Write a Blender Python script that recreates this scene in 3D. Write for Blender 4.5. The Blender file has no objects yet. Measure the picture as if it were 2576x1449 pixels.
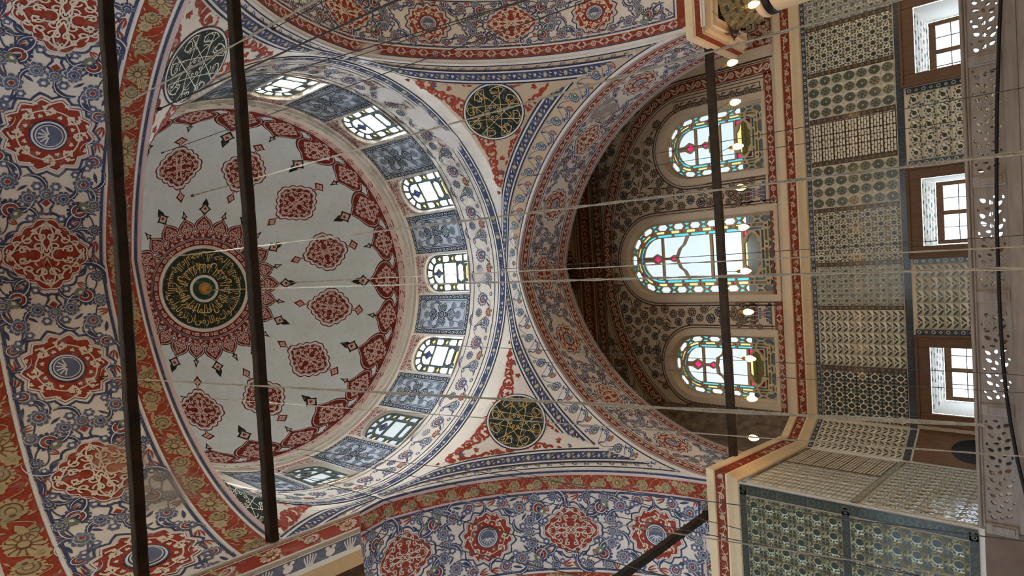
# Interior of a domed mosque bay, looking up and forward; the photograph is turned a quarter turn, so is the camera.
# World: X = right of the nave axis, Y = away from the viewer, Z = up, origin under the dome at eye height.
import bpy, math, random
import numpy as np
from math import pi, sin, cos, sqrt, atan2, radians
from mathutils import Vector, Matrix
from mathutils.geometry import tessellate_polygon, delaunay_2d_cdt

random.seed(5)
rng = np.random.default_rng(5)
SC = bpy.context.scene
COL = SC.collection

# ---------------------------------------------------------------- camera
cam = bpy.data.cameras.new('camera')
cam.sensor_fit = 'HORIZONTAL'; cam.sensor_width = 36.0
cam.lens = 1589.362 / 2576 * 36
cam.clip_start = 0.05; cam.clip_end = 400
camo = bpy.data.objects.new('camera', cam); COL.objects.link(camo)
YAW, PITCH, ROLL = -0.0471, 0.7533, -0.0316
def _cam():
    cy, sy, cp, sp = cos(YAW), sin(YAW), cos(PITCH), sin(PITCH)
    f = Vector((sy*cp, cy*cp, sp)); r = Vector((cy, -sy, 0)); u = r.cross(f)
    r2 = cos(ROLL)*r + sin(ROLL)*u; u2 = -sin(ROLL)*r + cos(ROLL)*u
    m = Matrix((-u2, r2, -f)).transposed().to_4x4()
    m.translation = Vector((0.0696, -6.5277, 0))
    return m
camo.matrix_world = _cam()
SC.camera = camo

# ---------------------------------------------------------------- sky, daylight, exposure
w = bpy.data.worlds.new('overcast_sky'); SC.world = w; w.use_nodes = True
nt = w.node_tree; nt.nodes.clear()
wo = nt.nodes.new('ShaderNodeOutputWorld'); bg = nt.nodes.new('ShaderNodeBackground')
tc = nt.nodes.new('ShaderNodeTexCoord'); wn = nt.nodes.new('ShaderNodeTexNoise')
wn.inputs['Scale'].default_value = 2.2; wn.inputs['Detail'].default_value = 4
wr = nt.nodes.new('ShaderNodeValToRGB')
wr.color_ramp.elements[0].position = .35; wr.color_ramp.elements[0].color = (.66, .84, 1.0, 1)
wr.color_ramp.elements[1].position = .62; wr.color_ramp.elements[1].color = (.90, .96, 1.0, 1)
nt.links.new(tc.outputs['Generated'], wn.inputs['Vector']); nt.links.new(wn.outputs['Fac'], wr.inputs['Fac'])
nt.links.new(wr.outputs['Color'], bg.inputs['Color']); nt.links.new(bg.outputs[0], wo.inputs['Surface'])
bg.inputs['Strength'].default_value = 27.0
SC.view_settings.view_transform = 'Standard'; SC.view_settings.look = 'None'
SC.view_settings.exposure = 1.2; SC.view_settings.gamma = 1.0; SC.view_settings.use_curve_mapping = False
SC.cycles.use_denoising = True
SC.cycles.use_adaptive_sampling = True; SC.cycles.adaptive_threshold = .02; SC.cycles.max_bounces = 7; SC.cycles.diffuse_bounces = 4; SC.cycles.glossy_bounces = 2
SC.cycles.transmission_bounces = 4; SC.cycles.transparent_max_bounces = 10
SC.cycles.sample_clamp_indirect = 4.0; SC.cycles.caustics_reflective = False; SC.cycles.caustics_refractive = False
LAMP_WATT = 8.0            # each small hanging bulb
CHANDELIER_POWER = 10.0    # radiance of the bulbs of the big chandelier below the frame

# ---------------------------------------------------------------- materials
def lin(h):
    v = [int(h[i:i+2], 16)/255 for i in (0, 2, 4)]
    return tuple(x/12.92 if x <= .04045 else ((x+.055)/1.055)**2.4 for x in v)
# one shared node group: soot, peeled plaster and faded paint sit at fixed places on the building
def wear_group():
    g = bpy.data.node_groups.new('wear', 'ShaderNodeTree')
    g.interface.new_socket('Color', in_out='INPUT', socket_type='NodeSocketColor')
    g.interface.new_socket('Color', in_out='OUTPUT', socket_type='NodeSocketColor')
    N, Lk = g.nodes, g.links
    gi = N.new('NodeGroupInput'); go = N.new('NodeGroupOutput')
    geo = N.new('ShaderNodeNewGeometry')
    def noise(scale, detail=3, rough=.6):
        n = N.new('ShaderNodeTexNoise'); n.inputs['Scale'].default_value = scale
        n.inputs['Detail'].default_value = detail; n.inputs['Roughness'].default_value = rough
        Lk.new(geo.outputs['Position'], n.inputs['Vector']); return n.outputs['Fac']
    def M(op, a, b=None, clamp=False):
        n = N.new('ShaderNodeMath'); n.operation = op; n.use_clamp = clamp
        for i, x in enumerate((a, b)):
            if x is None: continue
            if isinstance(x, (int, float)): n.inputs[i].default_value = x
            else: Lk.new(x, n.inputs[i])
        return n.outputs[0]
    def ramp(x, lo, hi):
        n = N.new('ShaderNodeMapRange'); n.clamp = True
        n.inputs['From Min'].default_value = lo; n.inputs['From Max'].default_value = hi
        Lk.new(x, n.inputs['Value']); return n.outputs[0]
    def mix(fac, a, b, mode='MIX'):
        n = N.new('ShaderNodeMix'); n.data_type = 'RGBA'; n.blend_type = mode
        if isinstance(fac, (int, float)): n.inputs['Factor'].default_value = fac
        else: Lk.new(fac, n.inputs['Factor'])
        for k, x in ((6, a), (7, b)):
            if isinstance(x, tuple): n.inputs[k].default_value = (*x, 1)
            else: Lk.new(x, n.inputs[k])
        return n.outputs[2]
    c = gi.outputs[0]
    n1 = noise(1.3, 4); n2 = noise(9.0, 3); n3 = noise(3.2, 5, .7)
    c = mix(ramp(n1, .35, .75), c, (.88, .86, .84), 'MULTIPLY')
    c = mix(M('MULTIPLY', ramp(n2, .54, .68), .20), c, (.42, .38, .34))
    sx = N.new('ShaderNodeSeparateXYZ'); Lk.new(geo.outputs['Position'], sx.inputs[0])
    # soot on the right half of the drum and of the cornice above the right arch
    soot = M('MULTIPLY', M('MULTIPLY', ramp(sx.outputs[0], -.8, 3.0), ramp(sx.outputs[2], 9.5, 10.6)),
             M('MULTIPLY', M('SUBTRACT', 1, ramp(sx.outputs[2], 13.2, 13.7)), ramp(n3, .30, .62)))
    c = mix(M('MULTIPLY', soot, .85), c, (.17, .15, .13), 'MULTIPLY')
    def spot(center, rad, soft, amount, col, c):
        d = N.new('ShaderNodeVectorMath'); d.operation = 'DISTANCE'; d.inputs[1].default_value = center
        Lk.new(geo.outputs['Position'], d.inputs[0])
        v = M('ADD', d.outputs['Value'], M('MULTIPLY', M('SUBTRACT', n3, .5), rad*1.6))
        n = N.new('ShaderNodeMapRange'); n.clamp = True
        n.inputs['From Min'].default_value = rad; n.inputs['From Max'].default_value = rad*(1-soft)
        Lk.new(v, n.inputs['Value'])
        return mix(M('MULTIPLY', n.outputs[0], amount), c, col)
    for s in WEAR_SPOTS: c = spot(*s, c)
    Lk.new(c, go.inputs[0])
    return g
#            centre              radius soft amount colour
WEAR_SPOTS = [((-1.95, -4.55, 6.75), .42, .5, .62, (.27, .22, .17)),
              ((-1.55, -4.75, 7.15), .26, .5, .55, (.42, .24, .13)),
              ((3.35, 2.25, 10.5), .40, .25, .97, (.50, .43, .38)),
              ((2.95, 2.75, 10.3), .33, .25, .95, (.50, .43, .38)),
              ((3.72, 1.45, 10.6), .36, .25, .95, (.47, .41, .36)),
              ((4.1, -.75, 9.72), .22, .4, .95, (.60, .54, .49)),
              ((4.1, .35, 9.66), .24, .4, .95, (.62, .56, .51)),
              ((3.6, -1.7, 10.2), .55, .3, .9, (.43, .31, .22)),
              ((-.1, 4.0, 10.9), .25, .4, .7, (.50, .43, .38)),
              ((-3.4, 2.1, 11.2), .35, .4, .5, (.55, .49, .42)),
              ((-4.0, .2, 11.4), .55, .5, .6, (.52, .42, .30)),
              ((3.15, 4.7, 7.55), .38, .3, .75, (.36, .29, .24)),
              ((-5.2, 4.6, 6.2), .5, .5, .2, (.40, .30, .22))]
WEAR = wear_group()
MATS = {}
def mk(name, rgb, rough=.85, wear=True, metal=0.0, spec=.25, var=.0, vscale=5.0, bump=0.0, bscale=30.0, vrgb=None, stretch=None):
    m = bpy.data.materials.new(name); m.use_nodes = True
    nt = m.node_tree; b = nt.nodes['Principled BSDF']
    b.inputs['Roughness'].default_value = rough; b.inputs['Metallic'].default_value = metal
    b.inputs['Specular IOR Level'].default_value = spec
    src = None
    rg = nt.nodes.new('ShaderNodeRGB'); rg.outputs[0].default_value = (*rgb, 1); src = rg.outputs[0]
    if var > 0:
        t = nt.nodes.new('ShaderNodeTexCoord'); n = nt.nodes.new('ShaderNodeTexNoise')
        n.inputs['Scale'].default_value = vscale; n.inputs['Detail'].default_value = 5
        if stretch:
            mp = nt.nodes.new('ShaderNodeMapping'); mp.inputs['Scale'].default_value = stretch
            nt.links.new(t.outputs['Object'], mp.inputs[0]); nt.links.new(mp.outputs[0], n.inputs['Vector'])
        else: nt.links.new(t.outputs['Object'], n.inputs['Vector'])
        mr = nt.nodes.new('ShaderNodeMapRange'); mr.inputs['From Min'].default_value = .36; mr.inputs['From Max'].default_value = .68
        nt.links.new(n.outputs['Fac'], mr.inputs['Value'])
        mx = nt.nodes.new('ShaderNodeMix'); mx.data_type = 'RGBA'
        ma = nt.nodes.new('ShaderNodeMath'); ma.operation = 'MULTIPLY'; ma.inputs[1].default_value = var
        nt.links.new(mr.outputs[0], ma.inputs[0]); nt.links.new(ma.outputs[0], mx.inputs['Factor'])
        nt.links.new(src, mx.inputs[6]); mx.inputs[7].default_value = (*(vrgb or tuple(x*.45 for x in rgb)), 1)
        src = mx.outputs[2]
    if wear:
        g = nt.nodes.new('ShaderNodeGroup'); g.node_tree = WEAR
        nt.links.new(src, g.inputs[0]); src = g.outputs[0]
    nt.links.new(src, b.inputs['Base Color'])
    if bump > 0:
        t2 = nt.nodes.new('ShaderNodeTexCoord'); n2 = nt.nodes.new('ShaderNodeTexNoise'); n2.inputs['Scale'].default_value = bscale
        n2.inputs['Detail'].default_value = 4
        nt.links.new(t2.outputs['Object'], n2.inputs['Vector'])
        bp = nt.nodes.new('ShaderNodeBump'); bp.inputs['Strength'].default_value = bump; bp.inputs['Distance'].default_value = .02
        nt.links.new(n2.outputs['Fac'], bp.inputs['Height']); nt.links.new(bp.outputs[0], b.inputs['Normal'])
    MATS[name] = m
    return m
mk('plaster', lin('dccfbe'), bump=.15, bscale=14)
mk('dome_white', lin('d8e4ee'), bump=.1, bscale=10)
mk('panel_grey', lin('bfc3c8'))
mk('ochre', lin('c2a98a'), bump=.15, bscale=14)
mk('tan', lin('d8c3a5'), bump=.15, bscale=14)
mk('red', lin('9c3a22'), var=.5, vscale=14)
mk('dkred', lin('6d1d18'), var=.3, vscale=14)
mk('rose', lin('cdb0ab'))
mk('navy', lin('383d58'), var=.5, vscale=12, vrgb=lin('4c536e'))
mk('ink', lin('2c303c'))
mk('blue', lin('465378'), var=.5, vscale=12, vrgb=lin('5f708f'))
mk('slate', lin('5a5f74'), var=.4, vscale=12, vrgb=lin('74788a'))
mk('olive', lin('7c8066'), var=.5, vscale=12)
mk('sage', lin('5f7268'), var=.5, vscale=12)
mk('gold', lin('b79f72'), var=.5, vscale=16, vrgb=lin('9a8a68'))
mk('khaki', lin('a4966f'), var=.4, vscale=16)
mk('cream', lin('dccab2'))
mk('white', lin('d9d2c8'))
mk('brown', lin('5a4334'), var=.4, vscale=14)
mk('umber', lin('7a4a2c'), var=.4, vscale=14)
mk('rust', lin('8a3a20'), var=.4, vscale=14)
mk('black', lin('1d1a19'))
mk('disc', lin('1f2a24'), var=.4, vscale=6, vrgb=lin('15190f'))
mk('script', lin('c49a50'), metal=.0, rough=.5, var=.3, vscale=6, vrgb=lin('e0cf9c'))
mk('script_white', lin('e2dcc4'))
mk('gilt', lin('b58445'), metal=.35, rough=.35, wear=False)
mk('teal', lin('17403c'))
mk('stucco', lin('cfc8bd'), bump=.2, bscale=20)
mk('lip', lin('e2c9a0'), bump=.2, bscale=9, rough=.6)
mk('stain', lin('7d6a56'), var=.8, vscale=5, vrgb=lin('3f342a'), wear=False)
mk('marble', lin('8b7e73'), rough=.5, wear=False, var=.6, vscale=3, vrgb=lin('6e5f52'), stretch=(1, 1, 6), bump=.08)
mk('stone_dark', lin('6d5848'), rough=.6, wear=False, var=.5, vscale=3, vrgb=lin('4c3b2f'))
mk('iron', lin('2b251f'), rough=.75, metal=.2, wear=False, var=.6, vscale=7, vrgb=lin('4a3a2a'), bump=.5, bscale=30)
mk('cable_black', lin('101012'), rough=.5, wear=False)
mk('rope', lin('b0a48f'), rough=.95, wear=False, var=.6, vscale=60, vrgb=lin('7d715f'), bump=.5, bscale=200)
mk('wire', lin('3d3833'), rough=.7, wear=False)
mk('wood', lin('6e5037'), rough=.55, wear=False, var=.6, vscale=4, vrgb=lin('4c3423'), stretch=(8, 8, 1))
mk('carpet', lin('8c6b4e'), rough=1, wear=False, var=.5, vscale=2, vrgb=lin('7a4a38'))
mk('lead_roof', lin('7d8a94'), rough=.7, wear=False, var=.4, vscale=2)
mk('leaf', lin('4c5a3a'), rough=.9, wear=False)
mk('tracery', lin('cdb791'), bump=.1, bscale=25, wear=False)
mk('lead', lin('4f5654'), rough=.7, wear=False)
mk('niche', lin('d6d2c8'), wear=False, bump=.1)
mk('brass', lin('b98a3c'), rough=.3, metal=.9, wear=False)
mk('grime', lin('6a5a45'), var=.7, vscale=7, vrgb=lin('2e261c'), wear=False, bump=.5, bscale=8)
# glazed tile colours
def glaze(name, rgb, var=.25, vrgb=None):
    m = mk(name, rgb, rough=.13, wear=False, spec=.36, var=var, vscale=9, vrgb=vrgb, bump=.06, bscale=7)
    return m
glaze('glaze_white', lin('d6cbb0'), .3, lin('b5a88c'))
glaze('glaze_pale', lin('c3c0b0'), .3)
glaze('glaze_green', lin('41463a'), .5, lin('5c6050'))
glaze('glaze_dark', lin('2b302e'), .4, lin('454a42'))
glaze('glaze_moss', lin('aaa27c'), .7, lin('6a684c'))
glaze('glaze_teal', lin('27362f'), .4, lin('3a4a40'))
glaze('glaze_blue', lin('3f464e'), .4)
glaze('glaze_brown', lin('54402f'), .4)
glaze('glaze_mid', lin('8d886f'), .4)
def emit(name, rgb, s):
    m = bpy.data.materials.new(name); m.use_nodes = True; nt = m.node_tree; nt.nodes.clear()
    o = nt.nodes.new('ShaderNodeOutputMaterial'); e = nt.nodes.new('ShaderNodeEmission')
    e.inputs[0].default_value = (*rgb, 1); e.inputs[1].default_value = s; nt.links.new(e.outputs[0], o.inputs[0]); MATS[name] = m
emit('bulb', (1.0, .50, .12), 7.0)
emit('bulb_low', (1.0, .66, .32), CHANDELIER_POWER)
def glass(name, tint, diff, amount):
    m = bpy.data.materials.new(name); m.use_nodes = True; nt = m.node_tree; nt.nodes.clear()
    o = nt.nodes.new('ShaderNodeOutputMaterial'); t = nt.nodes.new('ShaderNodeBsdfTransparent'); d = nt.nodes.new('ShaderNodeBsdfDiffuse')
    g = nt.nodes.new('ShaderNodeBsdfGlossy'); g.inputs['Roughness'].default_value = .15
    t.inputs[0].default_value = (*tint, 1); d.inputs[0].default_value = (*diff, 1)
    mx = nt.nodes.new('ShaderNodeMixShader'); mx.inputs[0].default_value = amount
    nt.links.new(t.outputs[0], mx.inputs[1]); nt.links.new(d.outputs[0], mx.inputs[2])
    m2 = nt.nodes.new('ShaderNodeMixShader'); m2.inputs[0].default_value = .04
    nt.links.new(mx.outputs[0], m2.inputs[1]); nt.links.new(g.outputs[0], m2.inputs[2]); nt.links.new(m2.outputs[0], o.inputs[0])
    MATS[name] = m
glass('glass_clear', (0.0190, 0.0198, 0.0202), (.5, .55, .55), .12)
glass('hall_filter', (0.062, 0.061, 0.059), (.4, .36, .30), .15)  # tints of the added hall sheets, set to dim
glass('hall_filter_cool', (0.078, 0.088, 0.102), (.36, .38, .42), .15)
glass('hall_filter_amber', (0.060, 0.052, 0.042), (.4, .33, .24), .15)
glass('glass_dim_sky', (0.0175, 0.0188, 0.0188), (.62, .60, .54), .5)  # clear pane with a dimmer sky put into its tint
glass('glass_gallery', (.085, .09, .10), (.8, .85, .85), .02)
glass('glass_bare', (.97, .98, 1.0), (.8, .85, .85), .02)
glass('glass_cyan', (0.0028, 0.017, 0.0215), (.08, .35, .45), .14)
glass('glass_yellow', (0.0245, 0.0195, 0.0068), (.50, .36, .07), .16)
glass('glass_ruby', (0.0251, 0.0008, 0.0048), (.25, .02, .03), .2)
glass('glass_blue', (0.0011, 0.0023, 0.0238), (.03, .05, .3), .14)
glass('glass_green', (0.0011, 0.0213, 0.0163), (.03, .30, .22), .14)
PAL = list(MATS.keys())
# ---------------------------------------------------------------- object helpers
def tag(o, label=None, cat=None, group=None, kind=None):
    if label: o['label'] = label
    if cat: o['category'] = cat
    if group: o['group'] = group
    if kind: o['kind'] = kind
    return o
def empty(name, loc=(0, 0, 0)):
    o = bpy.data.objects.new(name, None); COL.objects.link(o); o.location = loc; o.empty_display_size = .1
    return o
def link(name, me, parent=None, loc=None):
    o = bpy.data.objects.new(name, me); COL.objects.link(o)
    if loc is not None: o.location = loc
    if parent is not None: o.parent = parent
    return o
def mesh(name, V, F, mats='plaster', midx=None, smooth=False):
    """V (n,3); F list of tuples or int arrays; mats one material name or a list with midx per face"""
    me = bpy.data.meshes.new(name)
    V = np.asarray(V, dtype=np.float64)
    if isinstance(F, np.ndarray):
        k = F.shape[1]; n = len(F)
        me.vertices.add(len(V)); me.vertices.foreach_set('co', V.ravel())
        me.loops.add(n*k); me.loops.foreach_set('vertex_index', F.ravel().astype(np.int32))
        me.polygons.add(n); me.polygons.foreach_set('loop_start', np.arange(0, n*k, k, dtype=np.int32))
        me.polygons.foreach_set('loop_total', np.full(n, k, dtype=np.int32))
    else:
        me.from_pydata([tuple(v) for v in V], [], [tuple(f) for f in F])
    names = [mats] if isinstance(mats, str) else list(mats)
    for m in names: me.materials.append(MATS[m])
    if midx is not None: me.polygons.foreach_set('material_index', np.asarray(midx, dtype=np.int32))
    if smooth: me.polygons.foreach_set('use_smooth', np.ones(len(me.polygons), dtype=bool))
    me.validate(); me.update(calc_edges=True)
    return me
class MB:
    """collects solids into one mesh"""
    def __init__(s): s.V = []; s.F = []; s.m = []; s.mats = []
    def _mi(s, mat):
        if mat not in s.mats: s.mats.append(mat)
        return s.mats.index(mat)
    def add(s, V, F, mat):
        n = len(s.V); s.V += [tuple(v) for v in V]; s.F += [tuple(i+n for i in f) for f in F]; s.m += [s._mi(mat)]*len(F)
    def box(s, lo, hi, mat, bev=0.0):
        x0, y0, z0 = lo; x1, y1, z1 = hi
        if bev <= 0:
            V = [(x, y, z) for x in (x0, x1) for y in (y0, y1) for z in (z0, z1)]
            F = [(0, 1, 3, 2), (4, 6, 7, 5), (0, 4, 5, 1), (2, 3, 7, 6), (0, 2, 6, 4), (1, 5, 7, 3)]
        else:
            b = bev; V = []; F = []
            cor = {}
            for ix, x in enumerate((x0, x1)):
                for iy, y in enumerate((y0, y1)):
                    for iz, z in enumerate((z0, z1)):
                        sx, sy, sz = (1, -1)[ix], (1, -1)[iy], (1, -1)[iz]
                        cor[ix, iy, iz] = (len(V), len(V)+1, len(V)+2)
                        V += [(x, y+sy*b, z+sz*b), (x+sx*b, y, z+sz*b), (x+sx*b, y+sy*b, z)]
                        F.append(cor[ix, iy, iz])
            for a in range(3):
                for i in (0, 1):
                    q = []
                    for j, k in ((0, 0), (1, 0), (1, 1), (0, 1)):
                        key = [0, 0, 0]; key[a] = i; key[(a+1) % 3] = j; key[(a+2) % 3] = k
                        q.append(cor[tuple(key)][a])
                    F.append(tuple(q))
            for a in range(3):
                b1, b2 = (a+1) % 3, (a+2) % 3
                for j in (0, 1):
                    for k in (0, 1):
                        k0 = [0, 0, 0]; k0[b1] = j; k0[b2] = k; k1 = list(k0); k1[a] = 1
                        c0, c1 = cor[tuple(k0)], cor[tuple(k1)]
                        F.append((c0[b1], c1[b1], c1[b2], c0[b2]))
        s.add(V, F, mat)
    def sweep(s, path, prof, mat, closed=False, mats=None):
        """path: list of (x,y) plan points, prof: list of (d,z) with d measured to the left of travel"""
        n = len(path); offs = []
        for i in range(n):
            p = np.array(path[i], float)
            a = np.array(path[i-1], float) if (i > 0 or closed) else None
            b = np.array(path[(i+1) % n], float) if (i < n-1 or closed) else None
            d1 = (p-a)/np.linalg.norm(p-a) if a is not None else None
            d2 = (b-p)/np.linalg.norm(b-p) if b is not None else None
            if d1 is None: d1 = d2
            if d2 is None: d2 = d1
            n1 = np.array((-d1[1], d1[0])); n2 = np.array((-d2[1], d2[0])); m = n1+n2; m /= (m@n1)
            offs.append((p, m))
        k = len(prof)
        V = [(*(p+m*d), z) for p, m in offs for d, z in prof]
        rows = n if closed else n-1
        for j in range(k-1):
            F = []
            for i in range(rows):
                a = i*k+j; b = ((i+1) % n)*k+j
                F.append((a, b, b+1, a+1))
            used = V
            s.add(used, F, mats[j] if mats else mat)
    def tube(s, pts, r, mat, n=6, cap=True):
        pts = [np.array(p, float) for p in pts]; V = []; F = []
        rs = r if hasattr(r, '__len__') else [r]*len(pts)
        up = None
        for i, p in enumerate(pts):
            t = pts[min(i+1, len(pts)-1)]-pts[max(i-1, 0)]; t /= np.linalg.norm(t)+1e-12
            if up is None:
                up = np.cross(t, (0.31, 0.87, 0.39)); up /= np.linalg.norm(up)
            up = up-(up@t)*t; up /= np.linalg.norm(up); sd = np.cross(t, up)
            for k in range(n):
                a = 2*pi*k/n; V.append(p+rs[i]*(cos(a)*up+sin(a)*sd))
        for i in range(len(pts)-1):
            for k in range(n):
                F.append((i*n+k, i*n+(k+1) % n, (i+1)*n+(k+1) % n, (i+1)*n+k))
        if cap: F.append(tuple(range(n))[::-1]); F.append(tuple((len(pts)-1)*n+k for k in range(n)))
        s.add(V, F, mat)
    def lathe(s, prof, mat, c=(0, 0, 0), n=24):
        V = []; F = []
        for r, z in prof:
            for k in range(n): V.append((c[0]+r*cos(2*pi*k/n), c[1]+r*sin(2*pi*k/n), c[2]+z))
        for i in range(len(prof)-1):
            for k in range(n): F.append((i*n+k, i*n+(k+1) % n, (i+1)*n+(k+1) % n, (i+1)*n+k))
        s.add(V, F, mat)
    def build(s, name, parent=None, loc=None, smooth=False, origin=None):
        V = np.array(s.V)
        if origin is not None: V = V-np.array(origin)
        me = mesh(name, V, s.F, s.mats, s.m, smooth)
        return link(name, me, parent, loc if loc is not None else origin)

# ---------------------------------------------------------------- painted ornament: flat shapes drawn on a sheet, then laid on a surface
class Sh:
    def __init__(s): s.V = []; s.F = []; s.M = []; s.n = 0
    def raw(s, V3, F, M):
        s.V.append(V3); s.F.append(F+s.n); s.M.append(M); s.n += len(V3)
    def _tri(s, P, F, mat, L):
        P = np.asarray(P, float); V = np.column_stack([P, np.full(len(P), float(L))])
        F = np.asarray(F, int).reshape(-1, 3)
        s.raw(V, F, np.full(len(F), PAL.index(mat)))
    def fan(s, P, mat, L=0, c=None):
        P = np.asarray(P, float); n = len(P)
        c = P.mean(0) if c is None else np.asarray(c, float)
        i = np.arange(n)
        s._tri(np.vstack([P, c]), np.column_stack([i, (i+1) % n, np.full(n, n)]), mat, L)
    def poly(s, P, mat, L=0):
        t = tessellate_polygon([[Vector((p[0], p[1], 0)) for p in P]])
        if t: s._tri(P, [tuple(x) for x in t], mat, L)
    def band(s, A, B, mat, L=0, closed=False):
        A = np.asarray(A, float); B = np.asarray(B, float); n = len(A)
        i = np.arange(n if closed else n-1); j = (i+1) % n
        s._tri(np.vstack([A, B]), np.vstack([np.column_stack([i, j, n+j]), np.column_stack([i, n+j, n+i])]), mat, L)
    def rib(s, P, w, mat, L=0, closed=False):
        P = np.asarray(P, float)
        if closed: T = np.roll(P, -1, 0)-np.roll(P, 1, 0)
        else: T = np.gradient(P, axis=0)
        T /= np.linalg.norm(T, axis=1)[:, None]+1e-9
        N = np.column_stack([-T[:, 1], T[:, 0]]); w = np.broadcast_to(np.asarray(w, float)/2, len(P))[:, None]
        s.band(P+N*w, P-N*w, mat, L, closed)
    def rect(s, u0, v0, u1, v1, mat, L=0):
        s._tri([(u0, v0), (u1, v0), (u1, v1), (u0, v1)], [(0, 1, 2), (0, 2, 3)], mat, L)
    def put(s, m, x=0., y=0., rot=0., sx=1., sy=None, dl=0., flip=False):
        V, F, M = m if isinstance(m, tuple) else m.fin()
        sy = sx if sy is None else sy
        X = V[:, 0]*sx*(-1 if flip else 1); Y = V[:, 1]*sy; c, d = cos(rot), sin(rot)
        s.raw(np.column_stack([x+c*X-d*Y, y+d*X+c*Y, V[:, 2]+dl]), F, M)
    def fin(s):
        if not s.V: return np.zeros((0, 3)), np.zeros((0, 3), int), np.zeros(0, int)
        return np.vstack(s.V), np.vstack(s.F), np.concatenate(s.M)
def refine(V, F, M, mx):
    for _ in range(6):
        P = V[:, :2]
        e = np.stack([np.linalg.norm(P[F[:, i]]-P[F[:, (i+1) % 3]], axis=1) for i in range(3)], 1)
        big = e.max(1) > mx
        if not big.any(): break
        f = F[big]; n = len(V); k = len(f)
        mid = [(V[f[:, i]]+V[f[:, (i+1) % 3]])/2 for i in range(3)]
        V = np.vstack([V]+mid); a, b, c = n+np.arange(k), n+k+np.arange(k), n+2*k+np.arange(k)
        nf = np.vstack([np.column_stack([f[:, 0], a, c]), np.column_stack([a, f[:, 1], b]), np.column_stack([c, b, f[:, 2]]), np.column_stack([a, b, c])])
        F = np.vstack([F[~big], nf]); M = np.concatenate([M[~big], np.tile(M[big], 4)])
    return V, F, M
STEP = .0035
def lay(name, sh, mp, parent=None, mx=.22, kind=None, clip=None, loc=None):
    V, F, M = sh if isinstance(sh, tuple) else sh.fin()
    if len(F) == 0: return None
    V, F, M = refine(V, F, M, mx)
    if clip is not None:
        ok = clip(V[:, 0], V[:, 1]); keep = ok[F].all(1); F = F[keep]; M = M[keep]
    P = mp(V[:, 0], V[:, 1], (V[:, 2]+1)*STEP)
    used = np.unique(M); rm = np.zeros(len(PAL), int); rm[used] = np.arange(len(used))
    uv = np.unique(F); vm = np.zeros(len(P), int); vm[uv] = np.arange(len(uv))
    me = mesh(name, P[uv], vm[F], [PAL[i] for i in used], rm[M])
    o = link(name, me, parent, loc)
    if kind: o['kind'] = kind
    return o
def planar(o, ex, ey, n):
    o, ex, ey, n = (np.array(a, float) for a in (o, ex, ey, n))
    return lambda U, V, L: o+U[:, None]*ex+V[:, None]*ey+L[:, None]*n

# shapes
def circ(r=1., n=24, x=0., y=0., a0=0., a1=2*pi, sy=1.):
    t = np.linspace(a0, a1, n, endpoint=(abs(a1-a0) < 2*pi-1e-6)); return np.column_stack([x+r*np.cos(t), y+r*sy*np.sin(t)])
def lobed(r, k, amp, n=None, ph=0., sharp=False):
    n = n or k*5; t = np.linspace(0, 2*pi, n, endpoint=False)
    q = np.abs(np.sin(k*(t-ph)/2)) if not sharp else 1-np.abs(((k*(t-ph)/(2*pi)) % 1)*2-1)
    R = r*(1-amp+amp*q); return np.column_stack([R*np.cos(t), R*np.sin(t)])
def arcw(r, a0, a1, n=14, x=0., y=0.):
    t = np.linspace(radians(a0), radians(a1), n); return np.column_stack([x+r*np.cos(t), y+r*np.sin(t)])
def spiral(r0, r1, a0, a1, n=26, x=0., y=0.):
    t = np.linspace(0, 1, n); a = np.radians(a0+(a1-a0)*t); r = r0+(r1-r0)*t
    return np.column_stack([x+r*np.cos(a), y+r*np.sin(a)])
def bez(p0, p1, p2, p3, n=16):
    t = np.linspace(0, 1, n)[:, None]; p0, p1, p2, p3 = (np.array(p, float) for p in (p0, p1, p2, p3))
    return (1-t)**3*p0+3*(1-t)**2*t*p1+3*(1-t)*t*t*p2+t**3*p3
def ogee_pts(a, b, n=96, p=1.45, scal=.035, k=20):
    """pointed lobed oval, points on the u axis and v axis"""
    t = np.linspace(0, 2*pi, n, endpoint=False); c, s_ = np.cos(t), np.sin(t)
    r = (np.abs(c)**p+np.abs(s_)**p)**(-1/p)
    r = r*(1-scal+scal*2*np.abs(np.sin(k*t/2)))
    return np.column_stack([a*r*c, b*r*s_])

# ---- motifs, drawn once at unit size
def rosette(c1, c2, c3, k=10):
    s = Sh(); s.fan(lobed(1, k, .20), c1, 0, (0, 0)); s.fan(lobed(.70, k, .16), c2, 1, (0, 0)); s.fan(lobed(.62, k, .18), c1, 2, (0, 0))
    for i in range(k):
        a = 2*pi*i/k; s.rib([(.66*cos(a), .66*sin(a)), (.97*cos(a), .97*sin(a))], .05, c2, 3)
    s.fan(lobed(.34, 6, .2, 18), c2, 3, (0, 0)); s.fan(circ(.25, 8), c3, 4, (0, 0)); return s.fin()
def daisy(c1, c2, c3, k=10):
    s = Sh(); s.fan(lobed(1, k, .16), c1, 0, (0, 0))
    for i in range(k):
        a = 2*pi*i/k; s.rib([(.36*cos(a), .36*sin(a)), (.9*cos(a), .9*sin(a))], .07, c2, 1)
    s.fan(circ(.42, 12), c2, 1, (0, 0)); s.fan(circ(.30, 10), c3, 2, (0, 0)); return s.fin()
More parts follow.
